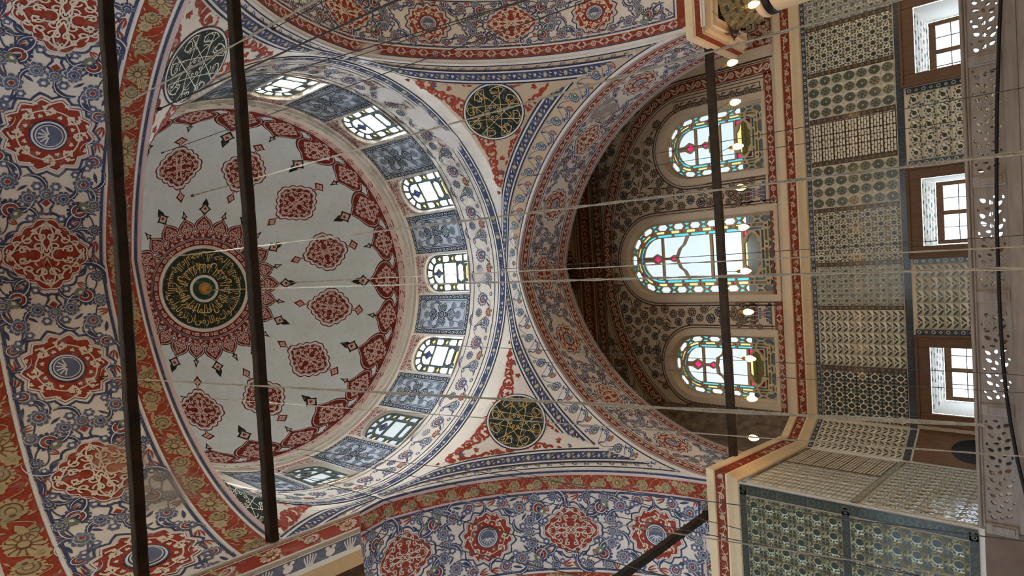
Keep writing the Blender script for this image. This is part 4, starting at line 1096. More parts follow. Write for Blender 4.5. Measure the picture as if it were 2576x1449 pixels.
def drum_panel():
    s = Sh(); w_, z0, z1 = .50, 11.24, 13.22
    s.rect(-w_, z0, w_, z1, 'panel_grey', 0)
    fr = .115
    for (u0, v0, u1, v1) in ((-w_, z0, w_, z0+fr), (-w_, z1-fr, w_, z1)):
        band_grey(s, u0, u1, v0, v1, 1, 'ink')
    b = Sh(); band_grey(b, z0+fr, z1-fr, -fr/2, fr/2, 0, 'ink')
    for sg in (-1, 1): s.put(b.fin(), sg*(w_-fr/2), 0, pi/2, 1, 1, dl=1)
    wi = w_-fr-.03; a0, a1 = z0+fr+.03, z1-fr-.03
    for q, t in ((0, .02), (.035, .012)):
        s.rib([(-wi+q, a0+q), (wi-q, a0+q), (wi-q, a1-q), (-wi+q, a1-q), (-wi+q, a0+q)], t, 'ink', 2)
    zm = (z0+z1)/2
    s.put(rosette('ink', 'panel_grey', 'slate', 12), 0, zm, 0, .17, dl=2)
    lt = lotus('ink', 'panel_grey', 'slate', 'sage'); sz = saz('ink', 'panel_grey'); rs = rosette('slate', 'panel_grey', 'sage', 9)
    for m in (-1, 1):
        s.put(lt, 0, zm+m*.36, 0 if m < 0 else pi, .15, dl=2); s.put(rs, 0, zm+m*.60, 0, .11, dl=2)
        for e in (-1, 1):
            s.put(sz, e*.14, zm+m*.24, 1.2*e*m, .17, dl=2, flip=e < 0); s.put(sz, e*.2, zm+m*.55, 2.4*e*m, .19, dl=2, flip=e < 0); s.put(rs, e*.22, zm+m*.42, 0, .095, dl=2); s.put(rs, e*.23, zm+m*.74, 0, .10, dl=2); s.put(lt, e*.2, zm+m*.08, e*1.2, .10, dl=2)
            s.rib(bez((0, zm+m*.16), (e*.3, zm+m*.3), (e*.05, zm+m*.5), (e*.26, zm+m*.74), 12), .014, 'ink', 2)
    return s
def over_window():
    s = Sh(); tr, pm, lf = tre('rust')
    s.rect(-.47, 13.09, .47, 13.29, 'rose', 0); s.rect(-.50, 13.05, .50, 13.065, 'ink', 0)
    for i in range(11):
        u = -.45+.09*i; P = spiral(.05, .01, 90*(i % 4), 90*(i % 4)+330, 12, u, 13.19); s.rib(P, .018, 'rust', 1); s.put(tr, u+.03, 13.14, 0, .02, dl=1); s.put(lf, u-.02, 13.25, i, .04, dl=1)
    for sg in (-1, 1):
        for (x, z, r) in ((.40, 12.93, .07), (.33, 13.0, .045), (.44, 12.80, .045), (.22, 13.03, .03)):
            P = spiral(r, r*.2, 0, 380*sg, 16, sg*x, z); s.rib(P, .018, 'rust', 1); s.put(lf, sg*x, z+.03, r*40, .05, dl=1); s.put(tr, sg*x, z-.04, 0, .022, dl=1)
    return s
pn = lay('painted_panel', drum_panel(), drum_map(0), drum, .2); ow = lay('painted_scroll', over_window(), drum_map(0), drum, .2)
for k in range(12):
    for src, off in ((pn, 15), (ow, 0)):
        o = src if k == 0 else src.copy()
        if k: COL.objects.link(o); o.parent = drum
        o.rotation_euler = (0, 0, radians(30*k+off))
# ---- window wall
fw_map = planar((0, FW, 0), (1, 0, 0), (0, 0, 1), (0, -1, 0))
s = Sh()
AE = lambda k, n=60: [(4.12+k, 5.42)]+[((4.12+k)*cos(t), 7.54+(2.48+k)*sin(t)) for t in np.linspace(0, pi, n)]+[(-4.12-k, 5.42)]
A = np.array(AE(0)); 
def curved_band(k0, k1, bg, fg, per):
    P0, P1 = np.array(AE(k0, 90)), np.array(AE(k1, 90)); M_ = (P0+P1)/2
    s.band(P0, P1, bg, 1); d = np.concatenate([[0], np.cumsum(np.linalg.norm(np.diff(M_, axis=0), axis=1))]); h = abs(k1-k0); n = int(d[-1]/per); lf = tre(fg)[2]
    for i in range(n):
        for off, e in ((.18, 0), (.5, 1), (.8, -1)):
            q = (i+off)*d[-1]/n; x, z = np.interp(q, d, M_[:, 0]), np.interp(q, d, M_[:, 1]); x2, z2 = np.interp(q+.02, d, M_[:, 0]), np.interp(q+.02, d, M_[:, 1]); a = atan2(z2-z, x2-x)
            if e == 0: s.put(daisyf(fg, bg), x, z, 0, h*.33, dl=2)
            else: s.put(lf, x-sin(a)*e*.15*h, z+cos(a)*e*.15*h, a+e*.6, h*.45, dl=2); s.put(lf, x+sin(a)*e*.2*h, z-cos(a)*e*.2*h, a+e*.9, h*.35, dl=2)
curved_band(.0, .235, 'rust', 'tan', .42)
for k, t in ((-.03, .025), (.265, .025), (.33, .018), (-.10, .02)): s.rib(AE(k, 90), t, 'brown', 1)
# frame bands along cornice, top and outer sides
band_vine(s, -4.1, 4.12, 5.395, 5.565, 'rust', 'tan', .46, 1); line(s, -4.1, 4.1, 5.58, .015, 'brown', 1)
b = Sh(); band_vine(b, 5.55, 10.3, -.11, .11, 'rust', 'tan', .46)
for x in (-4.27, 4.27): s.put(b.fin(), x, 0, pi/2, 1, 1, dl=1) if False else None
for z, t in ((10.27, .03), (10.31, .02), (10.55, .025), (10.60, .03), (10.68, .02), (11.06, .03)): line(s, -4.5, 4.5, z, t, 'brown', 1)
band_vine(s, -4.5, 4.5, 10.33, 10.53, 'umber', 'tan', .5, 1)
# red scroll band higher up
s.rect(-4.5, 10.70, 4.5, 11.04, 'rust', 1); lf = tre('tan')[2]; pm = tre('tan')[1]
for i in range(26):
    u = -4.4+.35*i; P = spiral(.13, .10, -60, 240, 16, u, 10.87); s.rib(P, .035, 'tan', 2); s.put(pm, u, 10.83, 0, .08, dl=2); s.put(lf, u+.17, 10.95, .6, .08, dl=2); s.put(lf, u+.17, 10.79, -.6, .08, dl=2); s.rib([(u+.08, 10.76), (u+.26, 10.98)], .03, 'tan', 2)
# crest ornaments above it
for u, sc_ in ((-.35, 1.), (-2.9, .8), (2.2, .8)):
    s.put(ogee_medallion(.55*sc_, .30*sc_, .14, 'rust', 'tan', 'brown', 'tan', 1.4, .03), u, 11.45)
line(s, -4.5, 4.5, 11.16, .025, 'brown', 1); line(s, -4.5, 4.5, 11.24, .02, 'brown', 1)
# second panel to the right
s.rect(4.42, 5.36, 4.45, 10.2, 'brown', 1)
b = Sh(); band_gold(b, 5.36, 11.5, 0, .34, .9, 0); V_, F_, M_ = b.fin()
b2 = Sh()
for a_, c_ in (('gold', 'tan'), ('khaki', 'tan'), ('umber', 'rust'), ('red', 'rust')): M_ = np.where(M_ == PAL.index(a_), PAL.index(c_), M_)
b2.raw(V_, F_, M_); s.put(b2.fin(), 5.06, 0, pi/2, 1, 1, dl=1)
b = Sh(); band_gold(b, 5.06, 7.1, 5.36, 5.68, .9, 0); V_, F_, M_ = b.fin()
for a_, c_ in (('gold', 'tan'), ('khaki', 'tan'), ('umber', 'rust'), ('red', 'rust')): M_ = np.where(M_ == PAL.index(a_), PAL.index(c_), M_)
b2 = Sh(); b2.raw(V_, F_, M_); s.put(b2.fin(), dl=2)
for (x0, z0, x1, z1) in ((5.09, 5.70, 5.11, 11), (5.09, 5.70, 7.1, 5.72), (5.16, 5.78, 5.18, 11), (5.16, 5.78, 7.1, 5.80)): s.rect(x0, z0, x1, z1, 'ink', 2)
FB1, FB2 = rosette('brown', 'tan', 'olive', 10), lotus('brown', 'tan', 'umber', 'olive'); FB3 = lotus('ink', 'tan', 'brown', 'sage'); SB = saz('brown', 'tan'); LB = leaflet('brown'); BB = bud('brown', 'tan')
# flowers strewn over the wall between windows
def win_dist(x, z):
    d = 9
    for _, xc, a, z0, zs_, zt in TALL:
        q = max(abs(x-xc)-a, 0) if z < zs_ else max(math.hypot(x-xc, (z-zs_)*a/(zt-zs_))-a, 0)
        d = min(d, q)
    return d
pts = []
for ic, (x, z) in enumerate(zip(rng.uniform(-3.9, 3.9, 30000), rng.uniform(5.75, 10.0, 30000))):
    k = (z-7.54)/2.48; inside = (abs(x) < 3.42) if z < 7.54 else (x/3.86)**2+k*k < .93
    if abs(x) > 3.42 and z < 7.9: inside = False
    if not inside or win_dist(x, z) < .385: continue
    if z < 6.25 and (abs(abs(x)-1.40) < .45): continue
    r = .135 if ic < 9000 else .07
    if all((x-p[0])**2+(z-p[1])**2 > ((r+p[2])*.86)**2 for p in pts): pts.append((x, z, r))
for i, (x, z, r) in enumerate(pts):
    if r > .1: s.put((FB1, FB2, FB1, FB3)[i % 4], x, z, rng.uniform(0, 6.28), r*rng.uniform(.8, 1.0), dl=1)
    else:
        q_ = rng.uniform(0, 6.28); s.put((LB, SB, LB, BB)[i % 4], x, z, q_, r*(1.15 if i % 4 < 3 else .7), dl=1)
        s.rib(bez((x-.11*cos(q_), z-.11*sin(q_)), (x-.03, z+.06), (x+.05, z-.05), (x+.11*cos(q_), z+.11*sin(q_)), 8), .013, 'brown', 1)
# dark spandrels outside the curved band
for x, z in zip(rng.uniform(-4.45, 4.45, 2500), rng.uniform(7.2, 10.2, 2500)):
    k = (z-7.54)/2.86
    if (x/4.5)**2+max(k, 0)**2 < 1.03 or z < 7.6: continue
    if all((x-p[0])**2+(z-p[1])**2 > .145**2 for p in pts): pts.append((x, z, .1)); s.put((FB3, SB, FB2)[len(pts) % 3], x, z, rng.uniform(0, 6.28), .12, dl=1); s.rib(bez((x, z), (x+.1, z+.15), (x+.2, z-.1), (x+.26, z+.06), 8), .018, 'ink', 1)
for x, z in zip(rng.uniform(5.25, 7.0, 300), rng.uniform(5.9, 9.5, 300)):
    if all((x-p[0])**2+(z-p[1])**2 > .2**2 for p in pts): pts.append((x, z, .1)); s.put((FB3, SB, FB2)[len(pts) % 3], x, z, rng.uniform(0, 6.28), .15, dl=1)
# outlines round the windows and the vase panels
for _, xc, a, z0, zs_, zt in TALL:
    for off, t in ((.30, .035), (.24, .018)):
        n = 30; q = np.linspace(0, pi, n)
        s.rib([(xc+a+off, z0-.06)]+[(xc+(a+off)*cos(k), zs_+(zt-zs_+off)*sin(k)**.92) for k in q]+[(xc-a-off, z0-.06)], t, 'brown', 2)
for xc in (-1.415, 1.40):
    hw_ = .40; s.rib([(xc-hw_, 7.1), (xc-hw_, 5.66), (xc+hw_, 5.66), (xc+hw_, 7.1)], .025, 'brown', 2)
    # vase of flowers
    for z, t, c_ in ((5.70, .26, 'slate'), (5.76, .20, 'slate'), (5.82, .10, 'rust'), (5.87, .07, 'slate'), (5.93, .13, 'slate'), (6.0, .22, 'slate'), (6.06, .27, 'rust'), (6.11, .29, 'olive'), (6.15, .25, 'olive')):
        s.rect(xc-t, z-.03, xc+t, z+.03, c_, 2)
        for q in range(5): s.rect(xc-t+t*.4*q, z-.03, xc-t+t*.4*q+.015, z+.03, 'tan', 3)
    for i, (dx, dz, r) in enumerate(((0, 6.38, .12), (-.17, 6.32, .09), (.17, 6.32, .09), (-.27, 6.45, .08), (.27, 6.45, .08), (-.10, 6.55, .08), (.10, 6.55, .08), (-.31, 5.95, .08), (.31, 5.95, .08), (-.30, 6.15, .06), (.30, 6.15, .06))):
        s.put((FB2, FB1, FB2)[i % 3], xc+dx, dz, dx*-3, r, dl=2); s.rib([(xc, 6.15), (xc+dx, dz)], .012, 'brown', 1) if dz > 6.2 else None
    for e in (-.2, -.1, 0, .1, .2): s.put(LB, xc+e, 6.23, pi/2-e*3, .07, dl=2)
# grey vine strips at the outer sides of the wall
for x in (-3.74, 3.78):
    for q, t in ((-.16, .02), (.16, .02)): s.rect(x+q-t/2, 5.66, x+q+t/2, 7.9, 'brown', 1)
    s.rect(x-.16, 5.66, x+.16, 5.68, 'brown', 1)
    for i in range(12):
        z = 5.78+.18*i; e = 1 if i % 2 else -1
        s.put(FB1, x+e*.03, z, 0, .075, dl=1); s.rib(arcw(.105, 90-e*100, 90+e*100, 10, x, z), .02, 'brown', 1); s.put(LB, x-e*.1, z+.07, e, .05, dl=1)
lay('painted_flowers', s, fw_map, wall, 3., 'stuff')
# ---- cornice leaf band, near cornice bands
def strip_between(p, q, z0, z1, d0, d1):
    p = np.array(p, float); q = np.array(q, float); t = (q-p)/np.linalg.norm(q-p); n = np.array((t[1], -t[0]))
    slope = (d1-d0)/(z1-z0); nz = sqrt(1+slope*slope)
    def f(U, V, L):
        k = (V-z0)/(z1-z0); d = d0+(d1-d0)*k
        xy = p+U[:, None]*t+(d+L/nz)[:, None]*n
        return np.column_stack([xy, V-slope*L/nz])
    return f, float(np.linalg.norm(q-p))
def leaf_band(L, z0, z1, fg):
    s = Sh(); h = z1-z0; m = (z0+z1)/2; n = max(2, int(L/.36)); d = L/n; lt = lotus(fg, 'rust', fg, fg); sz = saz(fg, 'rust'); lf = tre(fg)[2]; dz = daisyf(fg, 'rust')
    for i in range(n):
        u = d*(i+.5); e = 1 if i % 2 else -1
        s.put(sz, u-.06, m, 1.4*e, .45*h); s.put(lf, u+.02, m-.2*e*h, .6*e, .4*h); s.put(lf, u-.12, m+.15*h*e, 1.2*e, .4*h)
        s.put(lt if i % 2 else dz, u+d*.5, m, e*1.2, .36*h); s.rib([(u-d*.5, m+.3*h*e), (u, m-.35*h*e), (u+d*.5, m-.2*h*e)], .08*h, fg)
    return s
for (p, q, r0, r1) in (((-9, 4.0), (PX+.1, 4.0), 0, 0), ((PX, 3.9), PC, 0, 0), (PC, (-3.77, FW), .0, .06), ((-3.70, FW), (7.2, FW), .0, 0)):
    mp, L = strip_between(p, q, 4.955, 5.08, .115, .165); lay('leaf_band', leaf_band(L, 4.955, 5.08, 'tan'), mp, cornice, .3, 'stuff')
for (p, q) in (((ccx-h, ccy+h), (ccx-h, ccy-h)), ((ccx-h, ccy-h), (ccx+h, ccy-h))):
    p = (p[0]-ccx, p[1]-ccy); q = (q[0]-ccx, q[1]-ccy)
    mp, L = strip_between(p, q, 4.98, 5.10, -.03, -.025)
    lay('leaf_band', leaf_band(L, 4.985, 5.095, 'tan'), lambda U, V, Lq, mp=mp: mp(U, V, Lq), col, .3, 'stuff')
mp, L = strip_between((npx, -8), (npx, npy+.0), 4.94, 5.22, .02, .03)
def nyv(V): return np.interp(V, [4.36, 4.5, 4.62, 4.72, 4.95, 5.27], [-3.80, -3.72, -3.66, -3.61, -3.46, -3.25])
def near_map2(U, V, Lq): return np.column_stack([npx+(V-4.95)/.28*.01+Lq, nyv(V)-U, V])
s = Sh(); z0, z1 = 4.95, 5.21; m = (z0+z1)/2
DG = daisy('cream', 'red', 'gold', 12); SG = saz('gold', 'cream'); LG = lotus('rose', 'cream', 'rust', 'gold')
line(s, .0, 4.6, 5.20, .016, 'cream'); line(s, .0, 4.6, 4.955, .016, 'cream')
for i in range(12):
    u = .12+.37*i
    s.put(DG if i % 2 == 0 else LG, u, m+.01, .4*i, .095 if i % 2 == 0 else .075); s.put(SG, u+.14, m-.02, .3, .13); s.put(SG, u+.24, m+.05, 3.4, .12); s.put(GF, u+.10, m+.07, 1, .05)
lay('flower_band', s, near_map2, ncor, .3, 'stuff')
def near_map3(U, V, Lq): return np.column_stack([npx-.01-(4.90-V)/.18*.04+Lq, nyv(V)-U, V])
s = Sh()
for i in range(24):
    u = .10+.19*i; z = 4.80
    if i % 2 == 0:
        for k in range(-2, 3): s.rib(bez((u+.012*k, 4.72), (u+.01*k, 4.77), (u+.03*k, 4.82), (u+.026*k, 4.875-.012*abs(k)), 7), .012, 'white')
    else: s.fan(circ(.045, 12, u, 4.80), 'white'); s.rib([(u, 4.75), (u, 4.71)], .03, 'white'); s.fan(circ(.022, 8, u-.03, 4.855), 'white'); s.fan(circ(.022, 8, u+.03, 4.855), 'white')
line(s, 0, 4.6, 4.73, .02, 'white'); line(s, 0, 4.6, 4.89, .014, 'white')
lay('palmette_band', s, near_map3, ncor, .3, 'stuff')
# ================================================================ windows
def plate(name, outer, holes, to3, t0, t1, mat, parent):
    """flat pierced plate; to3(x, y, depth)"""
    P, F = cdt(outer, holes); n = len(P)
    V = [to3(x, y, t0) for x, y in P]; V += [to3(x, y, t1) for x, y in P]
    FF = list(F)+[tuple(i+n for i in f[::-1]) for f in F]
    for loop in [outer]+holes:
        b = len(V); m = len(loop)
        V += [to3(x, y, t0) for x, y in loop]+[to3(x, y, t1) for x, y in loop]
        FF += [(b+i, b+(i+1) % m, b+m+(i+1) % m, b+m+i) for i in range(m)]
    return link(name, mesh(name, V, FF, mat), parent)
def inset(P, d):
    """moves every corner of a convex-ish outline inwards by d"""
    P = np.array(P, float); n = len(P); A = np.roll(P, 1, 0); B = np.roll(P, -1, 0)
    area = np.sum(P[:, 0]*B[:, 1]-B[:, 0]*P[:, 1]); sg = 1 if area > 0 else -1
    e1 = P-A; e2 = B-P; e1 /= np.linalg.norm(e1, axis=1)[:, None]+1e-9; e2 /= np.linalg.norm(e2, axis=1)[:, None]+1e-9
    n1 = np.column_stack([-e1[:, 1], e1[:, 0]])*sg; n2 = np.column_stack([-e2[:, 1], e2[:, 0]])*sg
    m = n1+n2; q = np.maximum((m*n1).sum(1), .5); return P+m/q[:, None]*d
def pane(name, P, to3, t, mat, parent, th_=.006):
    n = len(P); t2 = tessellate_polygon([[Vector((x, y, 0)) for x, y in P]])
    V = [to3(x, y, t) for x, y in P]
    return link(name, mesh(name, V, [tuple(f) for f in t2], mat), parent)
def path_strip(pth, closed=True):
    P = np.array(pth, float); Q = np.vstack([P, P[:1]]); d = np.concatenate([[0], np.cumsum(np.linalg.norm(np.diff(Q, axis=0), axis=1))])
    def at(t):
        t = t % d[-1]; x = np.interp(t, d, Q[:, 0]); y = np.interp(t, d, Q[:, 1]); e = .02
        x2 = np.interp((t+e) % d[-1], d, Q[:, 0]); y2 = np.interp((t+e) % d[-1], d, Q[:, 1]); x1 = np.interp((t-e) % d[-1], d, Q[:, 0]); y1 = np.interp((t-e) % d[-1], d, Q[:, 1])
        T = np.array((x2-x1, y2-y1)); T /= np.linalg.norm(T)+1e-9; return np.array((x, y)), T, np.array((-T[1], T[0]))
    return at, d[-1]
def strip_poly(at, pts):
    """pts: (t, v) pairs in strip coordinates, v to the left of travel"""
    out = []
    for t, v in pts:
        p, T, N = at(t); out.append(tuple(p+N*v))
    return out
def tall_panes(a, z0, zs_, zt):
    """outlines and colours of the panes of one tall window, around x=0"""
    R = []
    def opening(ins, n=26):
        k = zt-zs_-ins; aa = a-ins; t = np.linspace(0, pi, n)
        return [(-aa, z0+ins), (aa, z0+ins)]+[(aa*cos(q), zs_+k*sin(q)**.92) for q in t]
    w_ = a*.185
    # border: long clear hexagons, pairs of blue wedges between
    at, L = path_strip(opening(w_*.56)); n = int(round(L/.46)); d = L/n; h = w_*.46
    # spread so that a clear pane sits on the crown
    off = None
    bott = (a-w_*.56)*2; crown = bott+(L-bott)/2; ph = crown % d
    for i in range(n):
        c = ph+i*d; q = d*.35
        p, T, N = at(c)
        k = .55*h
        R.append(('glass_clear', strip_poly(at, [(c-q, 0), (c-q*.78, h*.55), (c-q*.62, h), (c, h), (c+q*.62, h), (c+q*.78, h*.55), (c+q, 0), (c+q*.78, -h*.55), (c+q*.62, -h), (c, -h), (c-q*.62, -h), (c-q*.78, -h*.55)])))
        g = c+d*.5; e = d*.5-q
        for s_ in (1, -1): R.append(('glass_cyan', strip_poly(at, [(g-e*1.35, s_*h), (g+e*1.35, s_*h), (g+e*.45, s_*h*.22), (g-e*.45, s_*h*.22)][::s_])))
    # yellow bars with ruby dots
    at, L = path_strip(opening(w_*1.34)); n = max(8, int(round(L/.44))); d = L/n; h = w_*.21
    bott = (a-w_*1.34)*2; ph = (bott+(L-bott)/2) % d
    for i in range(n):
        c = ph+i*d; R.append(('glass_ruby', [tuple(at(c)[0]+np.array((cos(q), sin(q)))*h*.95) for q in np.linspace(0, 2*pi, 8, endpoint=False)]))
        R.append(('glass_yellow', strip_poly(at, [(c+.085, -h), (c+d*.5, -h), (c+d-.085, -h), (c+d-.085, h), (c+d*.5, h), (c+.085, h)])))
    # blue bars
    at, L = path_strip(opening(w_*1.86)); n = max(8, int(round(L/.47))); d = L/n; h = w_*.19
    for i in range(n):
        c = d*.5+i*d; R.append(('glass_cyan', strip_poly(at, [(c+.02, -h), (c+d*.5, -h), (c+d-.02, -h), (c+d-.02, h), (c+d*.5, h), (c+.02, h)])))
    # middle
    ins = w_*2.14; ai = a-ins; zb = z0+ins; H = .42*min(1, a/.9+.1)
    for sx in (-1, 1):
        for s2 in (0, 1):
            z_a = zb+.01 if s2 == 0 else zb+H-.01; dz = .13 if s2 == 0 else -.13
            R.append(('glass_ruby', [(sx*ai, z_a), (sx*(ai-.16), z_a), (sx*ai, z_a+dz)]))
    R.append(('glass_yellow', [(-ai+.03, zb+H/2), (-ai+.10, zb+H*.72), (-ai+.22, zb+H*.80), (-ai+.30, zb+H-.02), (ai-.30, zb+H-.02), (ai-.22, zb+H*.80), (ai-.10, zb+H*.72), (ai-.03, zb+H/2), (ai-.10, zb+H*.28), (ai-.22, zb+H*.2), (ai-.30, zb+.02), (-ai+.30, zb+.02), (-ai+.22, zb+H*.2), (-ai+.10, zb+H*.28)]))
    z1 = zb+H+.04; z2 = zs_-.02; zm = z1+(z2-z1)*.36
    R.append(('glass_clear', [(-ai, z1), (ai, z1), (ai, zm-.03), (-ai, zm-.03)]))
    top = zt-ins-.02; zl = zs_-.05
    # ogee bars from the middle bud to the sides
    zo = zl-.62*min(1, a/.9); zf = zl-.30*min(1, a/.9)
    Lft = [(-ai, zo-.10), (-ai*.62, zo+.0), (-ai*.45, zo+.12), (-ai*.12, zf-.12), (0, zf-.09)]
    R.append(('glass_clear', [(-ai, zm+.03), (ai, zm+.03), (ai, zo-.13)]+[(-x, z-.02) for x, z in Lft[1:-1]]+[(0, zf-.12)]+[(x, z-.02) for x, z in Lft[1:-1][::-1]]+[(-ai, zo-.13)]))
    for sx in (-1, 1):
        R.append(('glass_clear', [(sx*ai, zo-.06), (sx*ai*.62, zo+.04), (sx*ai*.45, zo+.16), (sx*ai*.14, zf-.08), (sx*.09, zf), (sx*.03, zf+.10), (sx*.03, zl-.02), (sx*ai, zl-.02)]))
    R.append(('glass_ruby', [(0, zf-.075), (.075, zf+.01), (0, zf+.095), (-.075, zf+.01)]))
    arcp = lambda sx: [(sx*(ai*cos(q)), zs_+(top-zs_)*sin(q)**.92) for q in np.linspace(.12, pi/2-.12, 9)]
    for sx in (-1, 1): R.append(('glass_clear', [(sx*.05, zl+.03), (sx*(ai-.01), zl+.03)]+arcp(sx)+[(sx*.06, zl+.31), (sx*.14, zl+.18)]))
    R.append(('glass_ruby', [(0, zl+.05), (.105, zl+.17), (0, zl+.29), (-.105, zl+.17)]))
    return R
wlab = {'window_13': 'left of the three stained glass windows in the far wall', 'window_14': 'tall middle stained glass window in the far wall', 'window_15': 'right of the three stained glass windows in the far wall, by the column'}
for nm, xc, a, z0, zs_, zt in TALL:
    root = tag(empty(nm, (xc, FW, z0)), wlab[nm], 'window', kind='structure')
    y0, y1 = .20, .27
    to3 = lambda x, z, d: (x, d, z-z0)
    big_ = arch_poly(0, a+.05, z0-.04, zs_, zt+.05, 33); sm_ = arch_poly(0, a+.0, z0+.0, zs_, zt+.0, 33)
    mb = MB(); n = len(big_)
    V = [to3(x, z, 0) for x, z in big_]+[to3(x, z, .10) for x, z in [(p[0]*.985, z0+(p[1]-z0)*.99) for p in big_]]+[to3(x, z, y0) for x, z in sm_]
    for r in (0, 1): mb.add(V, [(r*n+i, r*n+(i+1) % n, (r+1)*n+(i+1) % n, (r+1)*n+i) for i in range(n)], 'tan')
    mb.build('reveal', root)
    # raised surround
    mb = MB(); lo = arch_poly(0, a+.05, z0-.04, zs_, zt+.05, 33); hi = arch_poly(0, a+.20, z0-.12, zs_, zt+.20, 33)
    V = [to3(x, z, -.03) for x, z in lo]+[to3(x, z, -.035) for x, z in hi]+[to3(x, z, 0) for x, z in arch_poly(0, a+.22, z0-.14, zs_, zt+.22, 33)]+[to3(x, z, .02) for x, z in lo]
    mb.add(V, [(i, (i+1) % n, n+(i+1) % n, n+i) for i in range(n)]+[(n+i, n+(i+1) % n, 2*n+(i+1) % n, 2*n+i) for i in range(n)]+[(3*n+i, 3*n+(i+1) % n, (i+1) % n, i) for i in range(n)], 'tan')
    mb.build('surround', root)
    panes_ = tall_panes(a, z0, zs_, zt); holes = [inset(P, .004).tolist() for m, P in panes_]
    plate('tracery', [(x, z) for x, z in sm_], holes, to3, y0-.02, y0+.05, 'tracery', root)
    # exterior shutter-like inner grille line of lead on every pane
    mb = MB()
    for m, P in panes_:
        Q = np.array(P); Q2 = inset(P, .014); k = len(Q)
        V = [to3(x, z, y0+.005) for x, z in Q]+[to3(x, z, y0+.005) for x, z in Q2]
    for m, P in panes_: pane('pane', P, to3, y0+.03, m, root)
# ---- small windows of the drum
def drum_panes():
    R = []; a = WH-.03; z0 = .03; zs_ = WZS-WZ0; Ro = a; Ri = a*.60
    sx_ = [(.0, .20), (.22, .58), (.78, 1.16)]
    for sx in (-1, 1):
        x0, x1 = sx*a, sx*(a*.62)
        def r(za, zb): return [(x0, za), (x1, za), (x1, zb), (x0, zb)]
        R.append(('glass_clear', r(.03, .24)))
        R.append(('glass_clear', [(x0, .265), (x1, .265), (x1, .50), (x1+.05*sx, .56), (x0-.05*sx, .56), (x0, .50)]))
        m = (x0+x1)/2
        R.append(('glass_yellow', [(m, .54+.02), (m+.075, .60), (m+.075, .66), (m, .74), (m-.075, .66), (m-.075, .60)]))
        R.append(('glass_clear', [(x0, .80), (x0-.05*sx, .745), (x1+.05*sx, .745), (x1, .80), (x1, 1.02), (x0, 1.02)]))
        R.append(('glass_yellow', [(m, 1.045), (m+.07, 1.10), (m+.06, 1.18), (m, 1.25), (m-.06, 1.18), (m-.07, 1.10)]))
    R.append(('glass_yellow', [(-.20, .13), (-.15, .05), (.15, .05), (.20, .13), (.15, .21), (-.15, .21)]))
    for sx in (-1, 1):
        R.append(('glass_green', [(sx*.27, .25), (sx*.27, .37), (sx*.20, .25)])); R.append(('glass_green', [(sx*.27, .42), (sx*.27, .47), (sx*.18, .47), (sx*.20, .42)]))
        R.append(('glass_clear', [(sx*.25, .235), (sx*.25, .03), (sx*.17, .03), (sx*.23, .13), (sx*.17, .225)]))
    R.append(('glass_clear', [(-.24, .36), (-.17, .25), (.17, .25), (.24, .36), (.17, .47), (-.17, .47)]))
    R.append(('glass_clear', [(-.26, .50), (.26, .50), (.26, .99), (-.26, .99)]))
    d = .085; zc = 1.19
    R.append(('glass_blue', [(0, zc-d), (d, zc), (0, zc+d), (-d, zc)]))
    for sx in (-1, 1): R.append(('glass_clear', [(sx*.02, 1.02), (sx*.26, 1.02), (sx*.26, zs_)]+[(sx*.255*cos(q), zs_+.20*sin(q)) for q in np.linspace(.2, pi/2-.08, 6)]+[(sx*.02, zc+d+.02), (sx*(d+.025), zc), (sx*.02, zc-d-.02)]))
    for i in range(5):
        q0, q1 = .20+i*(pi-.40)/5+.03, .20+(i+1)*(pi-.40)/5-.03; A_ = np.linspace(q0, q1, 5)
        R.append(('glass_clear', [(Ro*cos(q), zs_+Ro*sin(q)) for q in A_]+[(.29*cos(q), zs_+.235*sin(q)) for q in A_[::-1]]))
    return R
wl = {0: 'over the right arch, mostly soot darkened', 1: 'first of the drum from the far centre towards the right arch after next', 2: 'right', 3: 'centre'}
lab12 = ['drum window above the right arch, seen at a slant in the sooty part', 'drum window in the sooty wall, second right of the middle one', 'drum window next right of the middle one', 'middle drum window straight above the far arch', 'drum window next left of the middle one', 'dull drum window second left of the middle one', 'drum window low over the left arch, seen almost edge on, glass dulled for a dim sky'] + ['drum window hidden behind the nearest arch']*5
DP = drum_panes(); PCACHE = {}
